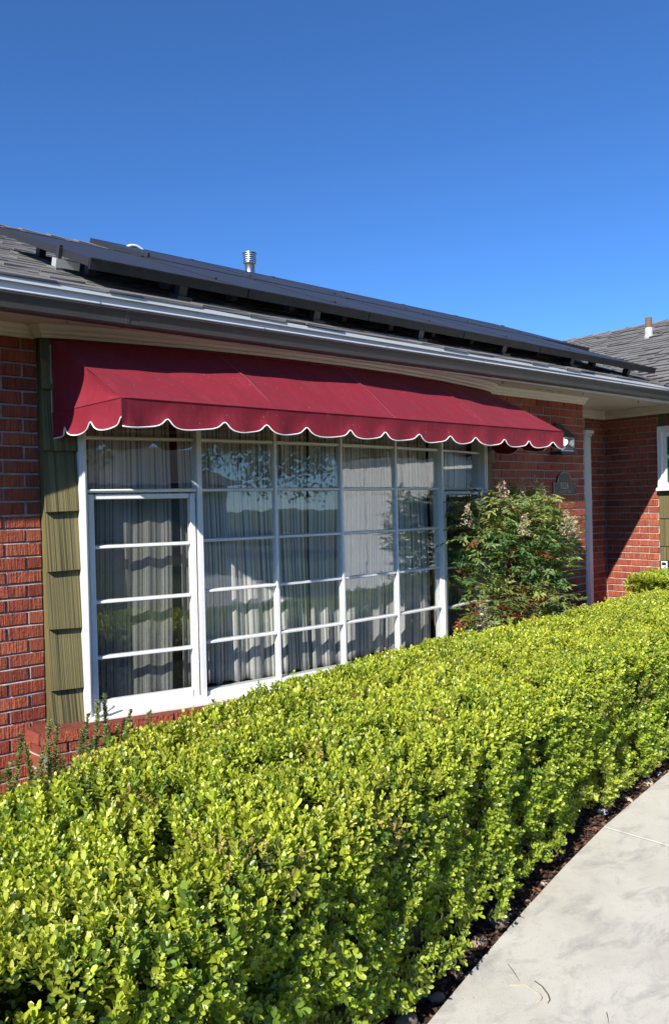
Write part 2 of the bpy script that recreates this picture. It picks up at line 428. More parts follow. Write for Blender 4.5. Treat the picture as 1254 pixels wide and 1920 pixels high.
# slabs between joints that run square to the walk's edge
cuts = [(-2.0, -.05), (.05, .0), (1.50, .0), (3.224, .0), (4.75, .0), (6.4, .0)]
W_WALK = 1.35
for (a, _), (b, _) in zip(cuts[:-1], cuts[1:]):
    xs = [a + .0045] + [p[0] for p in WALK_EDGE if a + .05 < p[0] < b - .05] + [b - .0045]
    top = []; bot = []
    for x in xs:
        y = walk_y(x); dy = (walk_y(x + .05) - walk_y(x - .05)) / .1
        nx, ny = dy, -1; k = math.hypot(nx, ny)
        if x == xs[0] or x == xs[-1]: nx, ny = .075, -1; k = math.hypot(nx, ny)
        top.append((x, y)); bot.append((x + nx / k * W_WALK, y + ny / k * W_WALK))
    mb = MB(); n = len(xs)
    vs = [(x, y, 0) for x, y in top] + [(x, y, 0) for x, y in bot] + [(x, y, -.09) for x, y in top] + [(x, y, -.09) for x, y in bot]
    fs = []
    for i in range(n - 1):
        fs += [(i, i + 1, n + i + 1, n + i), (2 * n + i, 3 * n + i, 3 * n + i + 1, 2 * n + i + 1), (i, 2 * n + i, 2 * n + i + 1, i + 1), (n + i, n + i + 1, 3 * n + i + 1, 3 * n + i)]
    fs += [(0, n, 3 * n, 2 * n), (n - 1, 3 * n - 1, 4 * n - 1, 2 * n - 1)]
    mb.add(vs, fs); mb.build('concrete_slab', M['concrete'], walk, bevel=.0015)
    jx, jy = xs[-1] + .0045, walk_y(xs[-1]); MB().hexa([(jx - .006, jy - .004, -.05), (jx + .1 - .006, jy - 1.3, -.05), (jx + .1 + .006, jy - 1.3, -.05), (jx + .006, jy - .004, -.05), (jx - .006, jy - .004, -.0035), (jx + .1 - .006, jy - 1.3, -.0035), (jx + .1 + .006, jy - 1.3, -.0035), (jx + .006, jy - .004, -.0035)]).build('joint_filler', M['soil'], walk)

# ------------------------------------------------------------------ the house
house = thing('brick_house', 'single-storey red brick house with a bow window, grey gutter and shingled roof', 'house')

# bow window plan: outer jamb, four panes, outer jamb
XC = 3.165
NODES = [(XC - 1.585, 3.822), (XC - .975, 3.700), (XC - .49, 3.656), (XC, 3.640), (XC + .49, 3.656), (XC + .975, 3.700), (XC + 1.585, 3.822)]
BAY_L, BAY_R = XC - 1.755, XC + 1.755
BAYPATH = [(BAY_L, D), (BAY_L + .003, 3.845)] + [(x, y - .035) for x, y in NODES[:1]] + [(x, y - .03) for x, y in NODES[1:-1]] + [(x, y - .035) for x, y in NODES[-1:]] + [(BAY_R - .003, 3.845), (BAY_R, D)]

# --- brick: every brick recorded, then the 300 that show largest become objects
brick_meshes = []
for k in range(7):
    r = random.Random(40 + k); mb = MB(); j = lambda a: r.uniform(-a, a)
    hx, hz, d0, ch = .5, .5, .09, .05
    fr = []
    bx = lambda y, ix, iz, jj: [(-hx + ix + j(jj) * .3, y, -hz + iz + j(jj)), (hx - ix + j(jj) * .3, y, -hz + iz + j(jj)), (hx - ix + j(jj) * .3, y, hz - iz + j(jj)), (-hx + ix + j(jj) * .3, y, hz - iz + j(jj))]
    back = bx(d0, 0, 0, 0); ring = bx(.004, 0, 0, .03); front = bx(j(.0008), .016, .05, .035)
    vs = back + ring + front; fs = []
    for i in range(4):
        q = (i + 1) % 4; fs += [(i, q, 4 + q, 4 + i), (4 + i, 4 + q, 8 + q, 8 + i)]
    fs += [(8, 9, 10, 11), (3, 2, 1, 0)]
    mb.add(vs, fs); me = mb.mesh('brick'); me.materials.append(M['brick']); brick_meshes.append(me)
JOINTS = {}
BRICKS = []     # (parent, centre of face, length, height, rotz)


def brick_run(parent, a, b, z0, z1, phase, facing):
    """running bond between plan points a and b (travel keeps the face on the right)"""
    a = Vector(a); b = Vector(b); L = (b - a).length; d = (b - a) / L; rz = math.atan2(d.y, d.x)
    k0 = math.ceil((z0 - 1.4852) / COURSE); k1 = math.floor((z1 - 1.4852) / COURSE + .5)
    n = Vector((d.y, -d.x)); jm = JOINTS.setdefault(parent, MB())
    W = lambda s_, t_, z_: (a.x + d.x * s_ + n.x * t_, a.y + d.y * s_ + n.y * t_, z_)
    for k in range(k0, k1 + 1):
        ztop = 1.4852 + k * COURSE; zb = ztop - .0575
        if ztop < z1 - .012:
            ns = max(1, int(L / .055)); pr = None
            for q in range(ns + 1):
                e = random.uniform(-.0075, -.0025) ; s_ = L * q / ns
                cur = [W(s_, e, ztop - .003), W(s_, e - .0006, ztop + random.uniform(-.0012, .0012)), W(s_, -.0125, ztop + .0098), W(s_, -.016, ztop + .0098), W(s_, -.016, ztop - .003)]
                if pr: jm.add(pr + cur, [(0, 1, 6, 5), (1, 2, 7, 6), (2, 3, 8, 7)])
                pr = cur
        s = (phase + (.1015 if k % 2 else 0)) % .203 - .203
        while s < L:
            s0 = max(s + .005, 0.0); s1 = min(s + .198, L); s += .203
            if s1 - s0 < .03: continue
            c = a + d * ((s0 + s1) / 2)
            zt = min(ztop, z1)
            if zt - zb < .02: continue
            if s0 > .004:
                e = random.uniform(-.008, -.003); jm.add([W(s0 + .002, e, zb), W(s0 - .008, -.013, zb), W(s0 - .008, -.013, zt), W(s0 + .002, e, zt)], [(0, 1, 2, 3)])
            jo = random.uniform(-.0015, .0015)
            BRICKS.append((parent, (c.x + d.y * jo, c.y - d.x * jo, (zb + zt) / 2), s1 - s0 + random.uniform(-.003, .001), zt - zb + random.uniform(-.002, .002), rz + random.uniform(-.004, .004)))


def mortar(x0, y0, x1, y1, z0, z1, name='wall', label=None):
    """backing wall 11 mm behind the brick faces"""
    a = Vector((x0, y0)); b = Vector((x1, y1)); d = (b - a).normalized(); n = Vector((d.y, -d.x))
    p = [a - n * .015, b - n * .015, b - n * .16, a - n * .16]
    mb = MB(); mb.hexa([(q.x, q.y, z0) for q in p] + [(q.x, q.y, z1) for q in p])
    o = mb.build(name, M['mortar'], house)
    if label: o['label'] = label
    return o


w1 = mortar(-3.0, D, BAY_L + .06, D, -.05, 2.6); brick_run(w1, (-.3, D), (BAY_L - .002, D), .02, 2.40, (1.235 + .3) % .203, 0)
w2 = mortar(BAY_R - .06, D, XE - .011, D, -.05, 2.6); brick_run(w2, (BAY_R + .002, D), (XE, D), .02, 2.40, (XE - BAY_R) % .203, 0)
w3 = mortar(XE, YB, XW + .1, YB, -.05, 2.6); brick_run(w3, (7.16, YB), (XW - .004, YB), .02, 2.40, .09, 0)
w4 = mortar(XW, YB + .1, XW, YE + .0, -.05, 2.6); brick_run(w4, (XW, YB - .004), (XW, YE), .02, 2.40, .16, 0)
# side of the main wall round the corner
w5 = MB().box(XE - .15, XE - .011, D + .02, YB, -.05, 2.6).build('wall', M['mortar'], house)
brick_run(w5, (XE, D + .085), (XE, YB), .02, 2.40, .1, 0) if False else None
# brick base under the bow with a rowlock ledge
LEDGE = [(BAY_L - .105, D), (BAY_L - .09, 3.735)] + [(x, y - .115) for x, y in NODES[1:-1]] + [(BAY_R + .09, 3.735), (BAY_R + .105, D)]
base_o = MB().sweep(LEDGE, [(-.10, -.05), (-.011, -.05), (-.011, .40), (-.10, .40)]).build('wall', M['mortar'], house)
for i in range(len(LEDGE) - 1):
    brick_run(base_o, LEDGE[i], LEDGE[i + 1], .02, .385, .06 + .07 * i, 0)
# rowlock ledge bricks, sloping outward
rowlock = MB()
ledge_mesh = MB().hexa([(-.5, .0, -.5), (.5, 0, -.5), (.5, 1, -.5), (-.5, 1, -.5), (-.5, .02, .38), (.5, .02, .38), (.5, 1, .5), (-.5, 1, .5)]).mesh('brick', bevel=.02)
ledge_mesh.materials.append(M['brick'])
led_mortar = MB().sweep(LEDGE, [(-.16, .392), (-.006, .392), (-.006, .435), (-.16, .448)]).build('ledge', M['mortar'], house)
for i in range(len(LEDGE) - 1):
    a = Vector(LEDGE[i]); b = Vector(LEDGE[i + 1]); L = (b - a).length; d = (b - a) / L; nb = max(1, round(L / .206)); w = L / nb
    for k in range(nb):
        c = a + d * (w * (k + .5)) + Vector((d.y, -d.x)) * .006
        o = bpy.data.objects.new('brick', ledge_mesh); COL.objects.link(o); o.parent = led_mortar
        o.location = (c.x, c.y, .422 + random.uniform(-.002, .002)); o.scale = (w - .011, .165, .062); o.rotation_euler = (0, random.uniform(-.006, .006), math.atan2(d.y, d.x))

for p, jm in JOINTS.items(): jm.build('mortar_joints', M['mortar'], p, fixn=False)
vis = []
for i, (p, c, l, h, rz) in enumerate(BRICKS):
    q = project(c)
    if q and -40 < q[0] < 1290 and -20 < q[1] < 1940 and c[2] > .30:
        hid = 0.0
        if p == w2 and q[1] > 1160: hid = 1
        if p == base_o and q[0] > 330: hid = 1
        if c[0] < .9 and q[1] > 1500: hid = 1
        vis.append(((l * h * (F_PX / q[2]) ** 2) * (1 - hid), i))
vis.sort(reverse=True); single = set(i for s, i in vis[:300] if s > 0)
rest = MB()
for i, (p, c, l, h, rz) in enumerate(BRICKS):
    me = brick_meshes[i % 7]
    if i in single:
        o = bpy.data.objects.new('brick', me); COL.objects.link(o); o.parent = p
        o.location = c; o.scale = (l, 1, h); o.rotation_euler = (0, 0, rz)
    else:
        mt = Matrix.Translation(c) @ Matrix.Rotation(rz, 4, 'Z') @ Matrix.Diagonal((l, 1, h, 1))
        rest.add([mt @ v.co for v in me.vertices], [tuple(pl.vertices) for pl in me.polygons])
tag(rest.build('bricks_beyond', M['brick_joined'], house, fixn=False), kind='stuff')

# --- roof
def deck(name, pts, th, mat):
    mb = MB(); n = len(pts)
    mb.add([(x, y, z) for x, y, z in pts] + [(x, y, z - th) for x, y, z in pts],
           [tuple(range(n)), tuple(reversed(range(n, 2 * n)))] + [(i, (i + 1) % n, n + (i + 1) % n, n + i) for i in range(n)])
    return mb.build(name, mat, house)


VAL = (RIDGE_X, EAVE_Y + (RIDGE_X - EAVE_X))      # valley meets the wing ridge
rx1 = EAVE_X + (RIDGE_Y - EAVE_Y)
roof = deck('roof', [(-3, EAVE_Y - .01, roof_z(EAVE_Y - .01)), (EAVE_X, EAVE_Y - .01, roof_z(EAVE_Y - .01)), (rx1, RIDGE_Y, roof_z(RIDGE_Y)), (-3, RIDGE_Y, roof_z(RIDGE_Y))], .02, M['roof_shingle'])
roofb = deck('roof', [(-3, RIDGE_Y, roof_z(RIDGE_Y)), (rx1 + 4, RIDGE_Y, roof_z(RIDGE_Y)), (rx1 + 4, RIDGE_Y + 4.7, EAVE_Z), (-3, RIDGE_Y + 4.7, EAVE_Z)], .02, M['roof_shingle'])
wroof = deck('roof', [(EAVE_X - .01, -2.0, wing_z(EAVE_X - .01)), (RIDGE_X, -2.0, wing_z(RIDGE_X)), (VAL[0], VAL[1], wing_z(RIDGE_X)), (EAVE_X - .01, EAVE_Y, wing_z(EAVE_X - .01))], .02, M['roof_shingle'])
wroofb = deck('roof', [(RIDGE_X, -2.0, wing_z(RIDGE_X)), (RIDGE_X + 3.7, -2.0, EAVE_Z), (RIDGE_X + 3.7, VAL[1] + 3, EAVE_Z), (RIDGE_X, VAL[1], wing_z(RIDGE_X))], .02, M['roof_shingle'])
# shingles laid in courses; tab mesh: butt edge thick, tail thin
tabs = []
for k in range(6):
    r = random.Random(k); th = r.uniform(.013, .022)
    mb = MB().hexa([(-.5, 0, 0), (.5, r.uniform(-.004, .004), 0), (.5, .21, 0), (-.5, .21, 0), (-.5, 0, th), (.5, r.uniform(-.004, .004), th * r.uniform(.85, 1.1)), (.5, .21, .004), (-.5, .21, .004)])
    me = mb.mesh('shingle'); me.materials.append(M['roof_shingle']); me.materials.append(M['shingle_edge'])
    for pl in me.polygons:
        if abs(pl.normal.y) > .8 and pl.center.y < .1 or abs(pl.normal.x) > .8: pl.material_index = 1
    tabs.append(me)
tabs_main = []
for k in range(6):
    r = random.Random(k + 60); th = r.uniform(.008, .015)
    me = MB().hexa([(-.5, 0, 0), (.5, r.uniform(-.006, .006), 0), (.5, .21, 0), (-.5, .21, 0), (-.5, 0, th), (.5, r.uniform(-.006, .006), th * r.uniform(.85, 1.1)), (.5, .21, .004), (-.5, .21, .004)]).mesh('shingle')
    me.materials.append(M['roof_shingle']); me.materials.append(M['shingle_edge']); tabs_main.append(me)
SH = []
sa = math.atan(PITCHM); cs = math.cos(sa)
EXPO = .138
def lay(parent, is_main):
    slen = ((RIDGE_Y - EAVE_Y) if is_main else (RIDGE_X - EAVE_X)) / cs
    for c in range(int(slen / EXPO)):
        s = c * EXPO - .022
        along0, along1 = (-2.9, None) if is_main else (-2.0, None)
        top_end = EAVE_X + s * cs if is_main else EAVE_Y + s * cs
        x = along0 + random.uniform(0, .3)
        while x < top_end - .06:
            w = random.choice([.14, .17, .2, .24, .28, .33]); w = min(w, top_end - x)
            m = x + w / 2; jit = random.uniform(-.006, .006)
            h = s * cs; z = EAVE_Z + PITCHM * h + .001 + (.004 if random.random() < .4 else 0)
            if is_main: SH.append((parent, (m, EAVE_Y + h + jit, z), w - .004, Matrix.Rotation(sa, 4, 'X')))
            else: SH.append((parent, (EAVE_X + h + jit, m, z), w - .004, Matrix.Rotation(-PI / 2, 4, 'Z') @ Matrix.Rotation(sa, 4, 'X')))
            x += w
lay(roof, True); lay(wroof, False)
vis = []
for i, (p, c, w, m) in enumerate(SH):
    q = project(c)
    if not q or not (-30 < q[0] < 1284 and 380 < q[1] < 760): continue
    if p == roof and (c[1] > 3.6 and c[0] > 1.6): continue
    sz = w * .14 * (F_PX / q[2]) ** 2
    if p == wroof: sz *= 1.2
    vis.append((sz, i))
vis.sort(reverse=True); single = set(i for s, i in vis[:300])
rest = MB(); ridx = []
for i, (p, c, w, m) in enumerate(SH):
    me = (tabs_main if p == roof else tabs)[i % 6]
    mt = Matrix.Translation(c) @ m @ Matrix.Diagonal((w if True else 1, 1, 1, 1))
    if i in single:
        o = bpy.data.objects.new('shingle', me); COL.objects.link(o); o.parent = p; o.matrix_local = mt
    else:
        rest.add([mt @ v.co for v in me.vertices], [tuple(pl.vertices) for pl in me.polygons]); ridx += [pl.material_index for pl in me.polygons]
so_ = tag(rest.build('shingles_beyond', M['roof_shingle'], house, fixn=False), kind='stuff')
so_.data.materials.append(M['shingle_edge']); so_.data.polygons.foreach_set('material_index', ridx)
# ridge caps of the wing and of the main roof
cap = MB()
for k in range(31):
    y = -2.0 + k * .29; z = wing_z(RIDGE_X) + .012
    cap.add([(RIDGE_X - .13, y, z - .045), (RIDGE_X, y, z + .008), (RIDGE_X + .13, y, z - .045), (RIDGE_X - .13, y + .31, z - .058), (RIDGE_X, y + .31, z - .005), (RIDGE_X + .13, y + .31, z - .058)], [(0, 1, 4, 3), (1, 2, 5, 4), (0, 3, 5, 2), (0, 2, 1), (3, 4, 5)])
cap.build('ridge_cap', M['roof_shingle'], house)
cap = MB()
for k in range(48):
    x = -3 + k * .29; z = roof_z(RIDGE_Y) + .012
    cap.add([(x, RIDGE_Y - .13, z - .045), (x, RIDGE_Y, z + .012), (x, RIDGE_Y + .13, z - .045), (x + .3, RIDGE_Y - .13, z - .058), (x + .3, RIDGE_Y, z - .003), (x + .3, RIDGE_Y + .13, z - .058)], [(0, 1, 4, 3), (1, 2, 5, 4), (0, 3, 5, 2), (0, 2, 1), (3, 4, 5)])
cap.build('ridge_cap', M['roof_shingle'], house)

# --- eaves: fascia, drip edge, gutter, soffit, frieze
EP = [(-3.0, EAVE_Y), (EAVE_X, EAVE_Y), (EAVE_X, -2.0)]
fa = MB().sweep(EP, [(-.022, 2.36), (0, 2.36), (0, 2.502), (-.022, 2.502)]).build('fascia', M['fascia_paint'], house)
for x in (2.05, 5.15):
    MB().box(x, x + .05, EAVE_Y - .004, EAVE_Y - .001, 2.40, 2.50).build('fascia_joint', M['fascia_paint'], fa)
MB().sweep(EP, [(-.03, 2.500), (.014, 2.496), (.016, 2.488), (.019, 2.488), (.017, 2.508), (-.03, 2.518)]).build('drip_edge', M['fascia_paint'], house)
tilt = lambda x, y: .0042 * (min(x, EAVE_X) - 1.0) if y > 3 else .025
gut = MB().sweep(EP, [(.002, 2.356), (.044, 2.356), (.054, 2.364), (.058, 2.385), (.068, 2.406), (.078, 2.420), (.078, 2.432), (.066, 2.432), (.066, 2.424), (.002, 2.420)], tilt).build('gutter', M['gutter_paint'], house, smooth=False)
lip = MB()
lip.tube([(x, EAVE_Y - .077, 2.433 + tilt(x, 4)) for x in np.linspace(-3, EAVE_X - .07, 30)], .0052, 8)
lip.build('gutter_lip', M['gutter_lip'], gut, smooth=True)
for x in (1.63, 4.35):
    MB().sweep([(x, EAVE_Y), (x + .02, EAVE_Y)], [(.001, 2.3545), (.045, 2.3545), (.056, 2.363), (.0605, 2.385), (.070, 2.405), (.0805, 2.420), (.0805, 2.4335), (.064, 2.4335), (.0, 2.4215)], tilt).build('gutter_seam', M['gutter_paint'], gut)
for x in np.arange(.6, 6.9, .9):
    MB().tube([(x, EAVE_Y - .083, 2.434 + tilt(x, 4)), (x, EAVE_Y - .076, 2.434 + tilt(x, 4))], .004, 8).build('gutter_screw', M['galvanised'], gut)
# soffit boards
sof = MB().box(-3, XW + .1, EAVE_Y - .02, YB + .1, ZS + .012, ZS + .03).build('soffit', M['soffit_paint'], house)
ys = np.linspace(EAVE_Y - .018, YB + .02, 12)
for y0, y1 in zip(ys[:-1], ys[1:]):
    x1 = EAVE_X + .45
    mb = MB().box(-3, x1 + .05, y0 + .0018, y1 - .0018, ZS + random.uniform(0, .0008), ZS + .014); mb.build('soffit_board', M['soffit_paint'], sof, bevel=.0012)
wsof = MB().box(EAVE_X - .0, XW + .1, -2.0, EAVE_Y - .021, ZS + .012, ZS + .03).build('soffit', M['soffit_paint'], house)
xs_ = np.linspace(EAVE_X + .004, XW + .02, 6)
for x0, x1 in zip(xs_[:-1], xs_[1:]):
    MB().box(x0 + .0015, x1 - .0015, -2.0, EAVE_Y - .022, ZS + random.uniform(0, .0008), ZS + .014).build('soffit_board', M['soffit_paint'], wsof, bevel=.0012)
# strip at the foot of the fascia
MB().sweep(EP, [(-.06, 2.385), (-.0225, 2.365), (-.0225, ZS - .001), (-.06, ZS - .001)]).build('soffit_edge', M['cream_paint'], house)
for x, y in [(2.62, 3.62), (3.60, 3.60), (4.83, 3.66), (5.93, 3.66), (6.93, 3.70), (1.45, 3.60)]:
    mb = MB(); c = Vector((x, y, ZS - .016))
    mb.tube([c + Vector((math.cos(a) * .010, 0, math.sin(a) * .010)) for a in np.linspace(PI / 2 + .3, 2.5 * PI, 14)], .0018, 6)
    mb.tube([(x, y, ZS - .007), (x, y, ZS + .002)], .0018, 6); mb.build('eye_hook', M['dark_metal'], sof)
vent = MB()
for k in range(3):
    x = 5.46 + k * .155; vent = MB()
    vent.add([(x + .05 * math.cos(a), 3.775 + .010 * math.sin(a), ZS - .0012) for a in np.linspace(0, 2 * PI, 14, endpoint=False)], [tuple(range(14))])
    vent.build('vent_slot', M['plastic_black'], sof, fixn=False)
TRIM = [(0, 2.360), (.010, 2.360), (.014, 2.372), (.026, 2.378), (.030, 2.390), (.042, 2.398), (.050, 2.409), (.050, ZS - .0005), (0, ZS - .0005)]
MB().sweep([(-3.0, D), (BAY_L - .012, D)], TRIM).build('frieze_trim', M['cream_paint'], house)
MB().sweep([(BAY_L - .012, D - .03), (BAY_L + .01, 3.835)] + BAYPATH[2:-2] + [(BAY_R - .01, 3.835), (BAY_R + .012, D - .03)], TRIM).build('frieze_trim', M['cream_paint'], house)
MB().sweep([(BAY_R + .012, D), (XE + .012, D)], TRIM).build('frieze_trim', M['cream_paint'], house)
MB().sweep([(XE + .02, YB), (XW, YB), (XW, -1.4)], [(0, 2.335), (.018, 2.335), (.022, 2.36), (.030, 2.365), (.030, ZS - .001), (0, ZS - .001)]).build('frieze_trim', M['cream_paint'], house)
# header of the bow above the glass, and its cheeks clad in shakes
MB().sweep(BAYPATH[1:-1], [(-.05, 2.12), (.004, 2.12), (.004, ZS - .002), (-.05, ZS - .002)]).build('bow_header', M['green_board'], house)


def shake(parent, a, b, z0, z1, thick, base=0.0, name='shake', grain='shake'):
    a = Vector(a); b = Vector(b); d = (b - a).normalized(); n = Vector((d.y, -d.x))
    t0 = base + thick + random.uniform(-.002, .002); t1 = base + .006
    dz = random.uniform(-.003, .003)
    ps = []
    for (q, t, z) in [(a, 0, z0), (b, 0, z0), (b, 0, z1), (a, 0, z1), (a, t0, z0 + dz), (b, t0, z0 - dz), (b, t1, z1), (a, t1, z1)]:
        ps.append((q.x + n.x * t, q.y + n.y * t, z))
    c = Vector(((a.x + b.x) / 2, (a.y + b.y) / 2, (z0 + z1) / 2))
    mb = MB().add([Vector(p) - c for p in ps], [(0, 3, 2, 1), (4, 5, 6, 7), (0, 1, 5, 4), (1, 2, 6, 5), (2, 3, 7, 6), (3, 0, 4, 7)])
    me = mb.mesh(name, bevel=.0015); me.materials.append(M[grain])
    o = bpy.data.objects.new(name, me); COL.objects.link(o); o.parent = parent; o.location = c
    return o


SHZ = [.44, .621, .922, 1.209, 1.503, 1.804, 2.107, 2.36]
for side in (0, 1):
    if side == 0: a, b = (BAY_L + .004, 3.862), (NODES[0][0] - .008, 3.828)
    else: a, b = (NODES[-1][0] + .008, 3.828), (BAY_R - .004, 3.862)
    ck = MB(); A = Vector(a); B = Vector(b)
    ck.hexa([(A.x, A.y, .42), (B.x, B.y, .42), (B.x, D + .05, .42), (A.x, D + .05, .42), (A.x, A.y, ZS - .002), (B.x, B.y, ZS - .002), (B.x, D + .05, ZS - .002), (A.x, D + .05, ZS - .002)])
    cko = ck.build('cheek', M['shake'], house)
    for z0, z1 in zip(SHZ[:-1], SHZ[1:]):
        shake(cko, (a[0] - (.0 if side == 0 else 0), a[1]), b, z0, min(z1 + .012, 2.36), .042)

# --- the bow window
win = empty('bow_window', parent=house); win['label'] = 'white painted bow window of small panes'
ROWS = [.505, .770, 1.050, 1.328, 1.603, 1.876, 2.145]


def fbox(A, B, s0, s1, z0, z1, d0, d1, chamf=0.0):
    """box on the facet A-B: along s0..s1 metres, depth d0 (inside) .. d1 (outside)"""
    A = Vector(A); B = Vector(B); d = (B - A).normalized(); n = Vector((d.y, -d.x)); c = chamf
    P = lambda s, t, z: (A.x + d.x * s + n.x * t, A.y + d.y * s + n.y * t, z)
    return [P(s0 + c, d1, z0 + c), P(s1 - c, d1, z0 + c), P(s1, d0, z0), P(s0, d0, z0), P(s0 + c, d1, z1 - c), P(s1 - c, d1, z1 - c), P(s1, d0, z1), P(s0, d0, z1)]


def wpart(name, boxes, mat='white_paint', parent=None, bevel=.002, label=None):
    mb = MB()
    for bx_ in boxes: mb.hexa(bx_)
    o = mb.build(name, M[mat], parent or win, bevel=bevel)
    if label: o['label'] = label
    return o


def post(name, i, w, d0, d1, z0, z1):
    """upright at node i, square to the bisector"""
    p = Vector(NODES[i]); t = (Vector(NODES[min(i + 1, 6)]) - Vector(NODES[max(i - 1, 0)])).normalized()
    A = p - t * w / 2; B = p + t * w / 2
    return wpart(name, [fbox(A, B, 0, w, z0, z1, d0, d1, .003)])


flen = [(Vector(NODES[i + 1]) - Vector(NODES[i])).length for i in range(6)]
# uprights
for i in (1, 5): post('mullion', i, .034, -.05, .030, .47, 2.16)
for i in (2, 3, 4): post('muntin', i, .024, -.028, .013, .49, 2.15)
# jamb casings beside the casements
for A, B, s0, s1 in ((NODES[0], NODES[1], -.012, .032), (NODES[5], NODES[6], flen[5] - .032, flen[5] + .012)):
    wpart('jamb', [fbox(A, B, s0, s1, .44, 2.18, -.06, .050, .003)])
    m = (s0 + s1) / 2
    wpart('jamb_moulding', [fbox(A, B, m - .006, m + .012, .44, 2.18, .049, .058, .002)])
# sill and head follow the bow
MB().sweep([(x, y) for x, y in NODES], [(-.09, .40), (.030, .40), (.062, .438), (.070, .448), (.070, .462), (.0, .494), (-.09, .503)]).build('sill', M['white_paint'], win, bevel=.002)
MB().sweep([(x, y) for x, y in NODES], [(-.09, 2.13), (.036, 2.13), (.036, 2.20), (-.09, 2.20)]).build('head', M['white_paint'], win)
# fixed panes of the centre
for i in range(1, 5):
    A, B = NODES[i], NODES[i + 1]; L = flen[i]
    a0 = .017 if i == 1 else .012; a1 = L - (.017 if i == 4 else .012)
    wpart('bottom_rail', [fbox(A, B, a0, a1, .47, .512, -.04, .016, .003)])
    for z in ROWS[1:-1]:
        wpart('muntin', [fbox(A, B, a0 - .002, a1 + .002, z - .0115, z + .0115, -.026, .010, .005)])
    for z0, z1 in zip(ROWS[:-1], ROWS[1:]):
        za, zb = z0 + .010, z1 - .010
        if z0 == ROWS[0]: za = z0 + .006
        wpart('pane', [fbox(A, B, a0, a1, za, zb, -.009, -.005)], 'glass', bevel=0)
# casements: a transom light of two panes over an opening sash of four
for i in (0, 5):
    A, B = NODES[i], NODES[i + 1]; L = flen[i]
    a0, a1 = (.032, L - .018) if i == 0 else (.018, L - .032)
    wpart('transom_bar', [fbox(A, B, a0 - .004, a1 + .004, 1.592, 1.612, -.05, .030, .003)])
    wpart('muntin', [fbox(A, B, a0 - .002, a1 + .002, 1.865, 1.887, -.026, .010, .005)])
    for z0, z1 in ((1.612, 1.867), (1.885, 2.14)):
        wpart('pane', [fbox(A, B, a0, a1, z0, z1, -.009, -.005)], 'glass', bevel=0)
    sash = empty('casement_sash', parent=win)
    st = .036; zb, zt = .485, 1.588
    wpart('sash_frame', [fbox(A, B, a0 + .003, a0 + st, zb, zt, -.03, .020, .003), fbox(A, B, a1 - st, a1 - .003, zb, zt, -.03, .020, .003),
                         fbox(A, B, a0 + st + .0005, a1 - st - .0005, zb, zb + .052, -.03, .019, .003), fbox(A, B, a0 + st + .0005, a1 - st - .0005, zt - .036, zt, -.03, .019, .003)], parent=sash) if False else None
    for nm, bx_ in (('stile', fbox(A, B, a0 + .003, a0 + st, zb, zt, -.03, .020, .003)), ('stile', fbox(A, B, a1 - st, a1 - .003, zb, zt, -.03, .020, .003)),
                    ('bottom_rail', fbox(A, B, a0 + st, a1 - st, zb, zb + .050, -.03, .018, .003)), ('top_rail', fbox(A, B, a0 + st, a1 - st, zt - .030, zt, -.03, .018, .003))):
        wpart(nm, [bx_], parent=sash)
    rz = [.535, .752, 1.036, 1.316, 1.558]
    for z in rz[1:-1]: wpart('muntin', [fbox(A, B, a0 + st - .002, a1 - st + .002, z - .0115, z + .0115, -.022, .009, .005)], parent=sash)
    for z0, z1 in zip(rz[:-1], rz[1:]): wpart('pane', [fbox(A, B, a0 + st, a1 - st, z0 + .004, z1 - .004, -.009, -.005)], 'glass', parent=sash, bevel=0)
    wpart('insect_screen', [fbox(A, B, a0 + .01, a1 - .01, .50, 1.58, -.052, -.050)], 'screen', bevel=0)
    # drip cap bar over the sash
    d = (Vector(B) - Vector(A)).normalized(); n = Vector((d.y, -d.x))
    P = lambda s, t, z: (A[0] + d.x * s + n.x * t, A[1] + d.y * s + n.y * t, z)
    MB().tube([P(a0 - .01, .036, 1.606), P(a1 - .02, .034, 1.606)], .0055, 8).build('drip_bar', M['white_paint'], win)
    if i == 0:
        wpart('crank_handle', [], ) if False else None
        mb = MB(); mb.tube([P(.035, .06, .475), P(.08, .075, .492), P(.13, .066, .515)], [.011, .010, .008], 8)
        mb.build('crank_handle', M['white_paint'], win, smooth=True)
# the dark room behind
rm = MB(); x0, x1, y0, y1, z0, z1 = XC - 1.75, XC + 1.75, 4.02, 6.8, .35, 2.40
rm.add([(x0, y0, z0), (x1, y0, z0), (x1, y1, z0), (x0, y1, z0), (x0, y0, z1), (x1, y0, z1), (x1, y1, z1), (x0, y1, z1)], [(0, 1, 2, 3), (7, 6, 5, 4), (1, 5, 6, 2), (2, 6, 7, 3), (3, 7, 4, 0)])
rm.add([(p[0], p[1] + .02, .40) for p in BAYPATH], [tuple(range(len(BAYPATH)))]); rm.add([(p[0], p[1] + .02, 2.36) for p in BAYPATH], [tuple(range(len(BAYPATH)))])
rm.build('room', M['dark_room'], house, fixn=False)

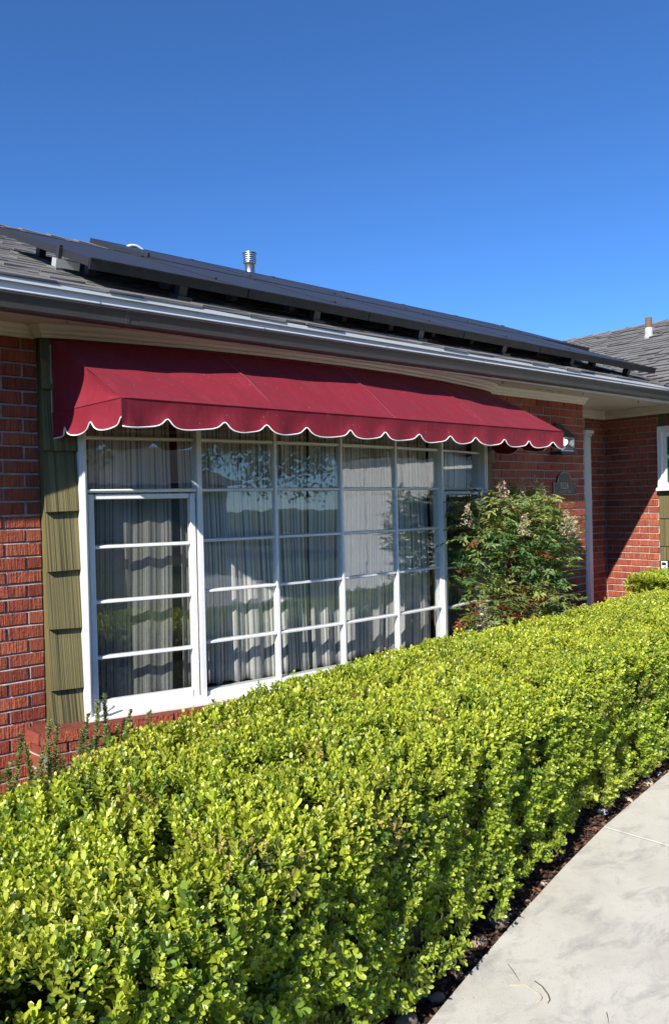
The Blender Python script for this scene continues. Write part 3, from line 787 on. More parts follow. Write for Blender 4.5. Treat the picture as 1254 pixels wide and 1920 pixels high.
# --- entry: door and pilaster, wing window, wing cladding
dr = empty('front_door', parent=house); dr['label'] = 'panelled white front door'
MB().box(6.36, 7.04, YB - .018, YB + .0, .05, 2.08).build('door_leaf', M['white_paint'], dr, bevel=.003)
for z0, z1 in ((.2, .9), (1.05, 1.95)):
    for xa in (6.44, 6.73): MB().box(xa, xa + .23, YB - .026, YB - .0185, z0, z1).build('door_panel', M['white_paint'], dr, bevel=.005)
MB().lathe((6.98, YB - .06, 1.0), [(.0, -.026), (.02, -.02), (.027, 0), (.02, .02), (0, .026)], 12).build('door_knob', M['brass'], dr, smooth=True)
pil = MB().box(7.045, 7.150, YB - .055, YB - .012, -.03, 2.14)
pil_o = pil.build('pilaster', M['white_paint'], house, bevel=.004)
MB().box(7.036, 7.159, YB - .064, YB - .012, 2.141, 2.165).build('pilaster_capital', M['white_paint'], pil_o, bevel=.003)
MB().box(7.022, 7.173, YB - .080, YB - .012, 2.166, 2.205).build('pilaster_capital', M['white_paint'], pil_o, bevel=.005)
MB().box(7.068, 7.127, YB - .061, YB - .0555, .1, 2.08).build('pilaster_flute', M['white_paint'], pil_o, bevel=.003)
# wing wall beyond the brick: shakes under and over a window, then a white panelled garage door
YW1 = 2.15
wb = MB().box(XW + .02, XW + .16, -1.4, YE - .001, -.05, 2.6).build('wing_wall', M['green_board'], house)
WZ = [.02, .20, .475, .750, 1.025, 1.300, 1.572]
for z0, z1 in zip(WZ[:-1], WZ[1:]): shake(wb, (XW + .018, YE - .004), (XW + .018, YW1), z0, z1 + .008, .020, grain='shake_y')
shake(wb, (XW + .018, YE - .004), (XW + .018, YW1), 2.215, 2.40, .016, grain='shake_y')
ww = empty('wing_window', parent=house); ww['label'] = 'white framed window of the garage wing'
def wx(name, y0, y1, z0, z1, x0, x1, mat='white_paint', bevel=.003): return MB().box(XW - x1, XW - x0, y0, y1, z0, z1).build(name, M[mat], ww, bevel=bevel)
yL, yR = YE - .012, 2.45
wx('casing', yL - .050, yL, 1.603, 2.21, -.02, .030); wx('casing', yR, yR + .050, 1.603, 2.21, -.02, .030); wx('casing', yR + .0505, yL - .0505, 2.15, 2.21, -.02, .030)
wx('casing_bead', yL - .018, yL - .004, 1.604, 2.205, .0305, .040); wx('casing_bead', yL - .044, yL - .036, 1.604, 2.15, .0305, .038)
wx('sill', yR - .02, yL + .004, 1.572, 1.602, -.02, .065)
for a, b in ((yL - .082, yL - .0505), (yR + .0505, yR + .082), (3.10, 3.15)): wx('stile', a, b, 1.603, 2.149, -.02, .014)
wx('rail', yR + .0825, yL - .0825, 1.603, 1.65, -.02, .012); wx('rail', yR + .0825, yL - .0825, 2.105, 2.149, -.02, .012); wx('rail', yR + .0825, yL - .0825, 1.89, 1.925, -.02, .012)
for a, b in ((3.15, yL - .082), (yR + .082, 3.10)):
    for c, d_ in ((1.65, 1.89), (1.925, 2.105)): wx('pane', a, b, c, d_, -.006, -.003, 'glass', 0)
MB().box(XW + .0165, XW + .019, yR, yL, 1.6, 2.2).build('blind', M['plastic_black'], ww)
gd = empty('garage_door', parent=house); gd['label'] = 'white panelled garage door'
MB().box(XW - .005, XW + .019, -.9, 1.85, .0, 2.12).build('door_leaf', M['white_paint'], gd)
for r_ in range(4):
    for c_ in range(4):
        ya = -.9 + .06 + c_ * .685; MB().box(XW - .014, XW - .0055, ya, ya + .60, .05 + r_ * .53, .05 + r_ * .53 + .43).build('door_panel', M['white_paint'], gd, bevel=.006)
MB().box(XW - .03, XW + .019, 1.86, 1.96, 0, 2.2).build('door_frame', M['white_paint'], gd); MB().box(XW - .03, XW + .019, -1.01, -.91, 0, 2.2).build('door_frame', M['white_paint'], gd)
MB().box(XW + .021, XW + 7, -1.55, -1.401, -.05, 2.6).build('wing_wall', M['green_board'], house)

# ------------------------------------------------------------------ awning
aw = thing('window_awning', 'dark red canvas awning with scalloped white-edged valance over the bow window', 'awning', loc=(XC, 3.5, 1.86))
AX0, AX1, AYF, AZF, AZB = 1.500, 4.838, 3.15, 1.990, 2.345
def bay_y(x):
    xs = [p[0] for p in BAYPATH[1:-1]]; yv = [p[1] for p in BAYPATH[1:-1]]; return float(np.interp(x, xs, yv)) - .008
NX, NY = 120, 22
ribs = [AX0, 2.33, 3.165, 4.00, AX1]
mb = MB(); uv = []
for i in range(NX + 1):
    x = AX0 + (AX1 - AX0) * i / NX; yb = bay_y(x)
    k = max(j for j in range(len(ribs) - 1) if ribs[j] <= x + 1e-6); u = (x - ribs[k]) / (ribs[k + 1] - ribs[k])
    for j in range(NY + 1):
        t = j / NY
        y = AYF + (yb - AYF) * t; z = AZF + (AZB - AZF) * t
        near = min(abs(x - r_) for r_ in ribs[1:-1])
        sag = -.016 * math.sin(PI * u) * math.sin(PI * t) + .008 * math.exp(-(near / .014) ** 2) * math.sin(PI * min(1, t * 1.05)) + .003 * math.sin(x * 17 + t * 9 + 2 * math.sin(x * 3)) * math.sin(PI * t) + .004 * math.sin(x * 41) * math.exp(-(t / .16)) * min(1, t * 20)
        mb.v.append((XC + (x - XC) * (1 + .027 * t), y, z + sag))
for i in range(NX):
    for j in range(NY):
        a = i * (NY + 1) + j; mb.f.append((a, a + NY + 1, a + NY + 2, a + 1))
mb.build('canopy', M['awning_cloth'], aw, smooth=True, fixn=False)
for sx, X in ((-1, AX0), (1, AX1)):
    mb = MB(); yb = bay_y(X); n = 14
    for j in range(n + 1):
        t = j / n; y = AYF + (yb - AYF) * t; zt = AZF + (AZB - AZF) * t
        for k in range(7):
            s = k / 6; z = AZF + (zt - AZF) * s
            mb.v.append((XC + (X - XC) * (1 + .027 * t) + sx * (-.014 * math.sin(PI * t) * math.sin(PI * s) + .003 * math.sin(t * 22 + s * 5) * math.sin(PI * t)), y, z))
    for j in range(n):
        for k in range(6):
            a = j * 7 + k; mb.f.append((a, a + 1, a + 8, a + 7))
    mb.build('side_panel', M['awning_cloth'], aw, smooth=True, fixn=False)


def scallop(p, ph=.62):
    """edge height below the crease: broad lobes with narrow rounded notches"""
    p = p + .05 * math.sin(p * 2.3) + .03 * math.sin(p * 5.1 + 1); u = (p + ph) % 1.0; w = abs(u - .5) * 2        # w=1 at the notch
    lobe = .127 - .006 * w ** 2
    notch = .038 / (1 + ((1 - w) / .17) ** 2.2)
    skew = .004 * math.sin(2 * PI * u)
    return lobe - notch + skew
def valance(name, pts, pitch, ph, nrm, seed):
    """pts: start, end along the crease"""
    a = Vector(pts[0]); b = Vector(pts[1]); L = (b - a).length; n = int(L / .0085); nz = 8
    mb = MB(); edge = []; r = random.Random(seed); f1, f2 = r.uniform(0, 6), r.uniform(0, 6)
    N = Vector(nrm)
    for i in range(n + 1):
        s = L * i / n; p = a + (b - a) * (s / L); dz = scallop(s / pitch, ph)
        for k in range(nz + 1):
            t = k / nz
            o = (.010 * math.sin(2 * PI * s / pitch + f1) + .007 * math.sin(s * 7.3 + f2) + .004 * math.sin(s * 31 + f1)) * t ** 1.5 - .006 * math.sin(PI * t)
            o *= min(1, s / .06, (L - s) / .06) if L > .1 else 1
            q = p + N * o + Vector((0, 0, -dz * t)); mb.v.append(tuple(q))
            if k == nz: edge.append(q)
    for i in range(n):
        for k in range(nz):
            c = i * (nz + 1) + k; mb.f.append((c, c + 1, c + nz + 2, c + nz + 1))
    v = mb.build(name, M['awning_cloth'], aw, smooth=True, fixn=False)
    MB().tube(edge, .0034, 6).build('piping', M['piping_white'], v, smooth=True)
    MB().tube([a + (b - a) * (i / 60) + N * .0005 for i in range(61)], .0030, 6).build('seam', M['awning_cloth'], v, smooth=True)
    return v
valance('valance', [(AX0, AYF - .001, AZF), (AX1, AYF - .001, AZF)], .2705, .17, (0, -1, 0), 3)
valance('side_valance', [(AX0 - .046, bay_y(AX0 - .045) - .005, AZF), (AX0 - .001, AYF, AZF)], .262, .45, (-1, 0, 0), 5)
valance('side_valance', [(AX1 + .001, AYF, AZF), (AX1 + .046, bay_y(AX1 + .045) - .005, AZF)], .262, .5, (1, 0, 0), 8)
for X in ribs[1:-1]:
    mb = MB(); yb = bay_y(X)
    for j in range(25):
        t_ = j / 24; k_ = XC + (X - XC) * (1 + .027 * t_); y_ = AYF + (yb - AYF) * t_; z_ = AZF + (AZB - AZF) * t_ + .008 * math.sin(PI * min(1, t_ * 1.05)) + .003 * math.sin(X * 17 + t_ * 9 + 2 * math.sin(X * 3)) * math.sin(PI * t_) + .0016
        mb.v += [(k_ - .005, y_, z_ - .001), (k_ + .005, y_, z_ - .001)]
    for j in range(24): mb.f.append((2 * j, 2 * j + 1, 2 * j + 3, 2 * j + 2))
    mb.build('panel_seam', M['worn_cloth'], aw, fixn=False)
# laced corner, frame tubes and the back rail
for X in (AX0, AX1):
    mb = MB()
    for k in range(12):
        z = AZF - .004 - k * .0088; mb.tube([(X - .008, AYF - .004, z), (X + .008, AYF - .0065, z - .004)], .0016, 5)
    mb.build('lacing', M['thread'], aw)
for X in ribs[1:-1]:
    yb = bay_y(X)
    MB().tube([(X, AYF + .03, AZF - .022), (X, yb - .012, AZB - .040)], .009, 8).build('rafter', M['galvanised'], aw, smooth=True)
fr = MB().tube([(AX0 + .03, AYF + .03, AZF - .025), (AX1 - .03, AYF + .03, AZF - .025)], .010, 8); fr.build('front_bar', M['galvanised'], aw, smooth=True)
for X in (AX0 + .03, AX1 - .03): MB().tube([(X, AYF + .03, AZF - .025), (X, bay_y(X) - .012, AZF - .025)], .010, 8).build('side_bar', M['galvanised'], aw, smooth=True)
MB().tube([(x, bay_y(x) - .003, AZB + .002) for x in np.linspace(AX0 - .045, AX1 + .045, 40)], .007, 6).build('back_rail', M['awning_cloth'], aw, smooth=True)
MB().tube([(AX0 - .050, bay_y(AX0 - .045) - .006, AZB - .02), (AX0 - .050, bay_y(AX0 - .045) - .006, 1.99)], .0035, 6).build('side_rail', M['galvanised'], aw)

# ------------------------------------------------------------------ curtains
def curtain(label, xa, xb, z0, seed, sweep=0.0, amp=.012):
    r = random.Random(seed); mb = MB(); uvs = []
    inner = [(x, y + .105) for x, y in NODES]
    xs = [p[0] for p in inner]; yv = [p[1] for p in inner]
    n = int((xb - xa) / .006); nz = 26; ph = r.uniform(0, 6); u = 0
    for i in range(n + 1):
        x = xa + (xb - xa) * i / n; yc = float(np.interp(x, xs, yv)); u += .006 * 1.55
        for k in range(nz + 1):
            t = k / nz; z = z0 + (2.19 - z0) * t
            w = amp * (1.0 - .35 * t) * (math.sin(2 * PI * x / .118 + ph + .5 * math.sin(x * 11 + ph)) + .35 * math.sin(2 * PI * x / .051 + 2 * ph))
            lean = sweep * (1 - t) ** 1.6 * (1 - abs(i / n - .5))
            zz = z + (.008 * math.sin(x * 9 + ph) + .005 * math.sin(2 * PI * x / .118 + ph)) * (1 - t)
            mb.v.append((x + lean, yc + w + .012 * math.sin(5 * t + x * 4), zz)); uvs.append((u, t))
    for i in range(n):
        for k in range(nz):
            a = i * (nz + 1) + k; mb.f.append((a, a + nz + 1, a + nz + 2, a + 1))
    me = mb.mesh('curtain', smooth=True, fixn=False); L = me.uv_layers.new(name='UVMap')
    idx = np.zeros(len(me.loops), np.int32); me.loops.foreach_get('vertex_index', idx)
    L.data.foreach_set('uv', np.array(uvs, np.float32)[idx].ravel())
    o = obj('curtain', me, M['curtain']); tag(o, label, 'curtain', 'striped curtains in the bow window')
    s = o.modifiers.new('thickness', 'SOLIDIFY'); s.thickness = .0012
    return o
curtain('grey and white striped curtain behind the left casement', XC - 1.50, XC - 1.075, .47, 1, -.02, .008)
curtain('wide striped curtain behind the left half of the bow window', XC - 1.035, XC - .175, .505, 2, .015)
curtain('wide striped curtain behind the right half of the bow window', XC - .165, XC + .97, .505, 3, -.02)
curtain('striped curtain behind the right casement beside the shrub', XC + 1.00, XC + 1.50, .505, 4, 0, .008)

# ------------------------------------------------------------------ solar panels
PX0, PY0, PZ0, PWD, PHT = 1.514, 3.48, 2.679, .887, 1.449
def slope_pt(s, up): return (PY0 + s * cs - up * math.sin(sa), PZ0 + s * math.sin(sa) + up * cs)
ORD = ['leftmost', 'second', 'third', 'fourth', 'fifth', 'rightmost']
def solar(x, s0, label, lower, first=False):
    o = thing('solar_panel', label, 'solar panel', 'solar panels on the front roof slope', (x, slope_pt(s0, 0)[0], slope_pt(s0, 0)[1]))
    w, h, th = PWD - .018, PHT - .015, .038
    def bx(x0, x1, s_0, s_1, u0, u1):
        ps = []
        for u in (u0, u1):
            for (xx, ss) in ((x0, s_0), (x1, s_0), (x1, s_1), (x0, s_1)):
                y, z = slope_pt(s0 + ss, u); ps.append((x + xx, y, z))
        return ps
    mb = MB()
    for q in (bx(0, .011, 0, h, -th, 0), bx(w - .011, w, 0, h, -th, 0), bx(.0112, w - .0112, 0, .011, -th, 0), bx(.0112, w - .0112, h - .011, h, -th, 0)): mb.hexa(q)
    mb.build('frame', M['panel_frame'], o)
    gm = MB().hexa(bx(.0115, w - .0115, .0115, h - .0115, -.012, -.003)).mesh('cells'); L = gm.uv_layers.new(name='UVMap')
    for lp in gm.loops:
        v = gm.vertices[lp.vertex_index].co; L.data[lp.index].uv = (v.x - x, (v.y - slope_pt(s0, 0)[0]) / cs)
    obj('cells', gm, M['solar_glass'], o)
    if lower:
        MB().hexa(bx(.001, PWD - .004, -.012, -.002, -.050, .004)).build('skirt', M['panel_skirt'], o, bevel=.002)
        MB().hexa(bx(.001, PWD - .004, -.020, -.0125, -.003, .004)).build('skirt_lip', M['panel_skirt'], o)
    for xx in (.22, .66):
        for ss in ((.5, 1.25) if lower else (.45, 1.2)):
            MB().hexa(bx(xx - .02, xx + .02, ss - .03, ss + .03, -.115, -.039)).build('bracket', M['dark_metal'], o)
    if lower:
        MB().hexa(bx(.50, .545, .03, .08, -.115, -.039)).build('bracket', M['dark_metal'], o)
        MB().hexa(bx(.48, .565, .0, .10, -.122, -.100)).build('bracket_foot', M['dark_metal'], o)
    for ss in (.35, 1.3):
        MB().hexa(bx(w, w + .018, ss - .02, ss + .02, -.02, .008)).build('clamp', M['dark_metal'], o)
    if first:
        for ss in (.35,):
            MB().hexa(bx(-.018, -.0005, ss - .018, ss + .018, -.05, .016)).build('clamp', M['dark_metal'], o)
            MB().hexa(bx(-.03, .09, ss - .03, ss + .028, -.092, -.052)).build('rail', M['aluminium'], o)
for k in range(6): solar(PX0 + k * PWD, 0, '%s solar panel in the lower row above the gutter' % (ORD[k] if k in (0, 5) else ORD[k] + ' from left'), True, k == 0)
for k in range(6): solar(2.70 + k * PWD, PHT + .02, '%s solar panel in the upper row near the ridge' % (ORD[k] if k in (0, 5) else ORD[k] + ' from left'), False, k == 0)

# ------------------------------------------------------------------ roof fittings
rv = thing('roof_vent', 'galvanised round roof vent with louvred cap rising behind the solar panels', 'roof vent', loc=(5.55, 8.0, 4.3))
MB().lathe((5.55, 8.0, 4.30), [(.085, 0), (.072, .06), (.062, .09), (.062, .225)], 20).build('pipe', M['galvanised'], rv, smooth=True)
MB().lathe((5.55, 8.0, 4.52), [(.064, 0), (.085, .004), (.085, .012), (.066, .016)], 20).build('collar', M['galvanised'], rv, smooth=True)
for k in range(4): MB().lathe((5.55, 8.0, 4.540 + k * .026), [(.066, 0), (.083, .002), (.083, .016), (.066, .019)], 20).build('louvre', M['galvanised'], rv)
MB().lathe((5.55, 8.0, 4.642), [(.072, 0), (.092, .003), (.092, .010), (.04, .020), (.0, .022)], 20).build('cap', M['galvanised'], rv)
pz = wing_z(9.6)
vp = thing('vent_pipe', 'short rusty vent pipe with silver flashing on the right-hand roof', 'vent pipe', loc=(9.6, 4.965, pz))
MB().lathe((9.6, 4.965, pz - .05), [(.042, 0), (.042, .31)], 18).build('pipe', M['rusty_pipe'], vp, smooth=True)
MB().lathe((9.6, 4.965, pz - .03), [(.075, 0), (.054, .06), (.048, .09), (.0465, .16), (.040, .162)], 18).build('flashing', M['sealant'], vp, smooth=True)
cd = MB(); yy, zz = slope_pt(2.87, .0)
cd.tube([(2.98 + .23 * t, yy + .03, zz - .03 + .055 * math.sin(PI * t)) for t in np.linspace(0, 1, 14)], .013, 10)
tag(cd.build('cable_conduit', M['plastic_white'], smooth=True), 'white curved conduit peeping over the upper solar panels', 'conduit')

# ------------------------------------------------------------------ wall lantern, number plaque, key box
lan = thing('wall_lantern', 'black wall lantern with a lit white globe beside the house number', 'wall lamp', loc=(5.86, D, 1.9))
LX0, LX1, LY = 5.755, 5.965, D - .135
MB().box(5.80, 5.92, D - .012, D - .001, 1.90, 2.16).build('backplate', M['dark_metal'], lan, bevel=.004)
MB().add([(LX0 - .01, D - .013, 2.035), (LX1 + .01, D - .013, 2.035), (LX1 + .01, LY - .012, 2.035), (LX0 - .01, LY - .012, 2.035), (5.815, D - .013, 2.17), (5.905, D - .013, 2.17), (5.895, D - .035, 2.165), (5.825, D - .035, 2.165)],
         [(0, 1, 2, 3), (4, 7, 6, 5), (0, 4, 5, 1), (1, 5, 6, 2), (2, 6, 7, 3), (3, 7, 4, 0)]).build('hood', M['dark_metal'], lan, bevel=.004)
MB().box(LX0, LX1, LY, D - .013, 1.893, 1.915).build('tray', M['dark_metal'], lan, bevel=.003)
MB().box(LX0 + .015, LX1 - .015, LY + .012, D - .02, 1.916, 1.932).build('tray', M['galvanised'], lan, bevel=.003)
for x in (LX0 + .004, LX1 - .012): MB().box(x, x + .008, LY + .003, LY + .011, 1.9325, 2.034).build('corner_post', M['dark_metal'], lan)
MB().box(LX0 + .0125, LX1 - .0125, LY + .004, LY + .007, 1.9325, 2.034).build('glass', M['lamp_glass'], lan)
for x in (LX0 + .004, LX1 - .007): MB().box(x, x + .003, LY + .0115, D - .02, 1.9325, 2.034).build('glass', M['lamp_glass'], lan)
MB().lathe((5.86, D - .07, 1.985), [(.0, -.018), (.03, -.012), (.046, .006), (.048, .022), (.042, .036), (.02, .045), (0, .047)], 18).build('globe', M['lamp_globe'], lan, smooth=True)
MB().lathe((5.86, D - .07, 1.9325), [(.022, 0), (.030, .035)], 14).build('lamp_holder', M['plastic_white'], lan, smooth=True)

pq = thing('number_plaque', 'black arched plaque reading 9226 on the brick wall', 'plaque', loc=(5.973, D, 1.64))
PXL, PXR, PZB, PZM = 5.803, 6.143, 1.545, 1.652
def plaque_outline(inset):
    cx = (PXL + PXR) / 2; ra = .112 - inset; zc = PZM - .010
    pts = [(PXL + inset, PZB + inset), (PXR - inset, PZB + inset), (PXR - inset, PZM - inset)]
    a0 = math.asin(max(0, (PZM - inset - zc)) / ra)
    pts += [(cx + ra * math.cos(a), zc + ra * .98 * math.sin(a)) for a in np.linspace(a0, PI - a0, 22)]
    pts += [(PXL + inset, PZM - inset)]
    return pts
def slab(outline, y0, y1):
    n = len(outline); mb = MB()
    mb.add([(x, y0, z) for x, z in outline] + [(x, y1, z) for x, z in outline], [tuple(range(n)), tuple(reversed(range(n, 2 * n)))] + [(i, (i + 1) % n, n + (i + 1) % n, n + i) for i in range(n)])
    return mb
slab(plaque_outline(0), D - .010, D - .0015).build('plate', M['plaque_black'], pq)
rim = MB(); ol = plaque_outline(.004); rim.tube([(x, D - .0115, z) for x, z in ol] + [(ol[0][0], D - .0115, ol[0][1])], .0032, 6)
rim.build('rim', M['brass'], pq)
def text(body, size, x, z, mat, parent, wscale=1.0):
    cu = bpy.data.curves.new('lettering', 'FONT'); cu.body = body; cu.size = size; cu.align_x = 'CENTER'; cu.extrude = .0012
    o = bpy.data.objects.new('lettering', cu); COL.objects.link(o)
    dg = bpy.context.evaluated_depsgraph_get(); me = bpy.data.meshes.new_from_object(o.evaluated_get(dg)); bpy.data.objects.remove(o)
    me.transform(Matrix.Translation((x, D - .0118, z)) @ Matrix.Rotation(PI / 2, 4, 'X') @ Matrix.Diagonal((wscale, 1, 1, 1)))
    me.materials.clear()
    return obj('lettering', me, mat, parent)
text('9226', .078, 5.968, 1.603, M['brass'], pq, .82)
text('HILLCREST  DR', .030, 5.968, 1.566, M['brass'], pq, .95)

kb = thing('key_lockbox', 'small white and black key lockbox on the olive shakes of the wing', 'lockbox', loc=(XW, 3.74, .82))
MB().box(XW - .040, XW - .004, 3.705, 3.785, .762, .886).build('body', M['plastic_black'], kb, bevel=.008)
MB().box(XW - .050, XW - .0405, 3.714, 3.776, .770, .878).build('cover', M['plastic_white'], kb, bevel=.004)
MB().box(XW - .053, XW - .0505, 3.724, 3.766, .838, .866).build('dial_window', M['plastic_black'], kb)

# ------------------------------------------------------------------ hedge
def fr_y(x): return walk_y(x) + .028
BK = [(-3, .9), (-1.0, 1.55), (.1, 2.02), (.70, 2.30), (.90, 2.43), (1.37, 2.63), (2.12, 2.86), (2.8, 3.01), (3.48, 3.08), (4.35, 3.10), (5.33, 3.14), (6.5, 3.16)]
def bk_y(x): return float(np.interp(x, [p[0] for p in BK], [p[1] for p in BK]))
HT = .70


def vnoise(p, s, seed):
    """cheap smooth noise in -1..1"""
    q = p * s + seed * 7.31
    return (np.sin(q[:, 0] * 1.7 + 1.3 * np.sin(q[:, 1] * 1.1 + seed)) + np.sin(q[:, 1] * 2.1 + 1.7 * np.sin(q[:, 2] * 1.3)) + np.sin(q[:, 2] * 1.9 + 1.1 * np.sin(q[:, 0] * 1.5 + 2))) / 3


def sprigs(P, Nn, up, col, size, seed, npair=6, tm=BOX_LEAF):
    """boxwood shoots: opposite pairs of small cupped leaves along a short stem"""
    r = np.random.default_rng(seed); N = len(P)
    ax = unit(Nn * (1 - up)[:, None] + np.array([0, 0, 1.0]) * up[:, None] + r.normal(0, .22, (N, 3)))
    ref = unit(np.cross(ax, r.normal(0, 1, (N, 3)))); oth = np.cross(ax, ref)
    parts = []
    Ls = .054 * size
    for k in range(npair):
        t = (k + .4) / npair
        a = (ref if k % 2 == 0 else oth)
        for sgn in (1, -1):
            base = P + ax * (Ls * (t - .55))[:, None]
            op = (1.15 - .72 * t ** 1.5) + r.normal(0, .16, N)
            d = ax * np.cos(op)[:, None] + a * (sgn * np.sin(op))[:, None] + r.normal(0, .10, (N, 3))
            n = ax * np.sin(op)[:, None] - a * (sgn * np.cos(op))[:, None] + r.normal(0, .22, (N, 3))
            L = size * .0160 * (.72 + .45 * math.sin(PI * min(1, .25 + t * .6))) * r.uniform(.8, 1.2, N)
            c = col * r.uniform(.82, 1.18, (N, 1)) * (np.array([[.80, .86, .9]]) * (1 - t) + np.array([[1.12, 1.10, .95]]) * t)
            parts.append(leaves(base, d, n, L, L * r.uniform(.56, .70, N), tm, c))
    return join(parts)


def hedge_points(n, seed, x0, x1, fy, by, ht, zlow, near):
    """points and normals over the clipped surface: front face, rounded shoulder, top, back"""
    r = np.random.default_rng(seed)
    x = r.uniform(0, 1, n)
    x = x0 + (x1 - x0) * x
    ht = ht + (.045 * np.clip((x - 3.9) / 1.8, 0, 1) if x0 < 0 else 0 * x)
    yf = np.array([fy(v) for v in x]); yb = np.array([by(v) for v in x]); w = yb - yf
    rad = .085
    seg = np.stack([ht - zlow - rad, np.full(n, rad * 1.5), w - 2 * rad, np.full(n, rad * 1.5), np.full(n, .30)], 1)
    cum = np.cumsum(seg, 1); s = r.uniform(0, 1, n) * cum[:, -1]
    P = np.zeros((n, 3)); Nn = np.zeros((n, 3)); P[:, 0] = x
    f = s < cum[:, 0]; P[f, 1] = yf[f]; P[f, 2] = zlow + s[f]; Nn[f] = (.2, -.97, .1)
    sh = (~f) & (s < cum[:, 1]); a = (s - cum[:, 0]) / seg[:, 1] * PI / 2
    P[sh, 1] = yf[sh] + rad * (1 - np.cos(a[sh])); P[sh, 2] = ht[sh] - rad + rad * np.sin(a[sh]); Nn[sh] = np.stack([.15 * np.cos(a[sh]), -np.cos(a[sh]), np.sin(a[sh])], 1)
    t = (s >= cum[:, 1]) & (s < cum[:, 2]); P[t, 1] = yf[t] + rad + (s[t] - cum[t, 1]); P[t, 2] = ht[t]; Nn[t] = (0, 0, 1)
    b = (s >= cum[:, 2]) & (s < cum[:, 3]); a = (s - cum[:, 2]) / seg[:, 3] * PI / 2
    P[b, 1] = yb[b] - rad * (1 - np.sin(a[b])); P[b, 2] = ht[b] - rad * (1 - np.cos(a[b])); Nn[b] = np.stack([0 * a[b], np.sin(a[b]), np.cos(a[b])], 1)
    k = s >= cum[:, 3]; P[k, 1] = yb[k]; P[k, 2] = ht[k] - rad - (s[k] - cum[k, 3]); Nn[k] = (-.2, .97, .1)
    nz = vnoise(P, 5.0, seed) * .013 + vnoise(P, 13.0, seed + 3) * .010
    nz += f * (vnoise(P, 9.0, seed + 31) * .022 + np.sin(P[:, 0] * 21 + 2 * np.sin(P[:, 2] * 9)) * .008)
    P += Nn * nz[:, None]
    return P, Nn, f


def leafcol(P, seed, n):
    r = np.random.default_rng(seed)
    base = np.array([[.44, .495, .050]]) * np.ones((n, 1))
    v = vnoise(P, 2.2, seed) * .5 + vnoise(P, 9, seed + 1) * .5
    base = base * (1 + .16 * v[:, None])
    yel = np.clip(vnoise(P, 3.1, seed + 5) * 1.2 - .1 + r.normal(0, .25, n), 0, 1)[:, None] * .55
    base = base * (1 - yel) + np.array([[.62, .58, .09]]) * yel
    old = (vnoise(P, 6.5, seed + 9) + r.normal(0, .18, n) > .92)
    base[old] = np.array([.42, .34, .09]) * r.uniform(.7, 1.15, (old.sum(), 1))
    dk = r.uniform(0, 1, n) < .20 + .18 * vnoise(P, 4.0, seed + 13); base[dk] *= np.array([.42, .56, .75])
    return base * r.uniform(.8, 1.2, (n, 1))


def make_hedge(label, x0, x1, fy, by, ht, zlow, n, seed, loc, dens_near=True):
    h = thing('boxwood_hedge', label, 'hedge', 'clipped boxwood hedges', loc)
    P, Nn, front = hedge_points(n, seed, x0, x1, fy, by, ht, zlow, True)
    r = np.random.default_rng(seed + 50)
    hole = (vnoise(P, 8.0, seed + 20) + .6 * vnoise(P, 17.0, seed + 21) > .84) | (front & (vnoise(P, 7.0, seed + 22) + .7 * vnoise(P, 15.0, seed + 23) > .36))
    P[hole] -= Nn[hole] * .065
    drop = front & (P[:, 2] < zlow + .16) & (r.uniform(0, 1, n) < .45)
    P = P[~drop]; Nn = Nn[~drop]; front = front[~drop]; m = len(P)
    up = np.where(front, .36, .55) + r.normal(0, .08, m)
    size = r.uniform(.80, 1.2, m); pop = r.uniform(0, 1, m) < .03; size[pop] *= 1.35
    P[pop] += Nn[pop] * .018
    col = leafcol(P, seed, m)
    col[front] *= np.array([.80, .88, .9])     # shade of the grazing sun on the front, put into the leaf colour
    near = np.hypot(P[:, 0], P[:, 1]) < 2.2
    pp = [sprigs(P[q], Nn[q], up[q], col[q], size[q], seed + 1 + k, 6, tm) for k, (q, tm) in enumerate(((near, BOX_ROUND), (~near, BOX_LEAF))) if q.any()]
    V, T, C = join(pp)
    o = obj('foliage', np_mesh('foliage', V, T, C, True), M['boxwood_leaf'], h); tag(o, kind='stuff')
    # a second, sparser layer of darker leaves inside
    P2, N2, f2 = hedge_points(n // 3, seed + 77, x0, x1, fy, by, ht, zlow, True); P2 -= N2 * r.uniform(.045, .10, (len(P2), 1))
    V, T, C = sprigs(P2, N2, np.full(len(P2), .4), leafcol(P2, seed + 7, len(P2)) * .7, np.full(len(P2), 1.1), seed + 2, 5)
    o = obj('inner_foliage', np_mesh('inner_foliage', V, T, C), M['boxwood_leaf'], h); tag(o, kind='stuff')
    # dense twiggy core and stems
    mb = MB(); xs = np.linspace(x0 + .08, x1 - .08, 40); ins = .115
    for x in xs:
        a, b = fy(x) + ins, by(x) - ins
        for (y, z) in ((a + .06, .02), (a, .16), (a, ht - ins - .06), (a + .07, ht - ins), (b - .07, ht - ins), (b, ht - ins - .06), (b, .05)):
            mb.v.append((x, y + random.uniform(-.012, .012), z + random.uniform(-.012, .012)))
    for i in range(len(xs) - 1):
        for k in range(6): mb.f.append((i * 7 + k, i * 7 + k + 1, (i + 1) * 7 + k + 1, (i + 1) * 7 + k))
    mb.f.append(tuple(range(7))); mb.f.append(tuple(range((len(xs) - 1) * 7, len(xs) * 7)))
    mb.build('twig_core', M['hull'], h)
    st = MB()
    for x in np.arange(x0 + .2, x1 - .1, .28):
        for q in (.22, .55):
            y = fy(x) + (by(x) - fy(x)) * q + random.uniform(-.05, .05)
            for k in range(3):
                dx, dy = random.uniform(-.09, .09), random.uniform(-.12, .05); st.tube([(x, y, -.04), (x + dx * .4, y + dy * .4, .10), (x + dx, y + dy, .26)], [.011, .008, .004], 6)
    tag(st.build('stems', M['stem'], h), kind='stuff')
    return h


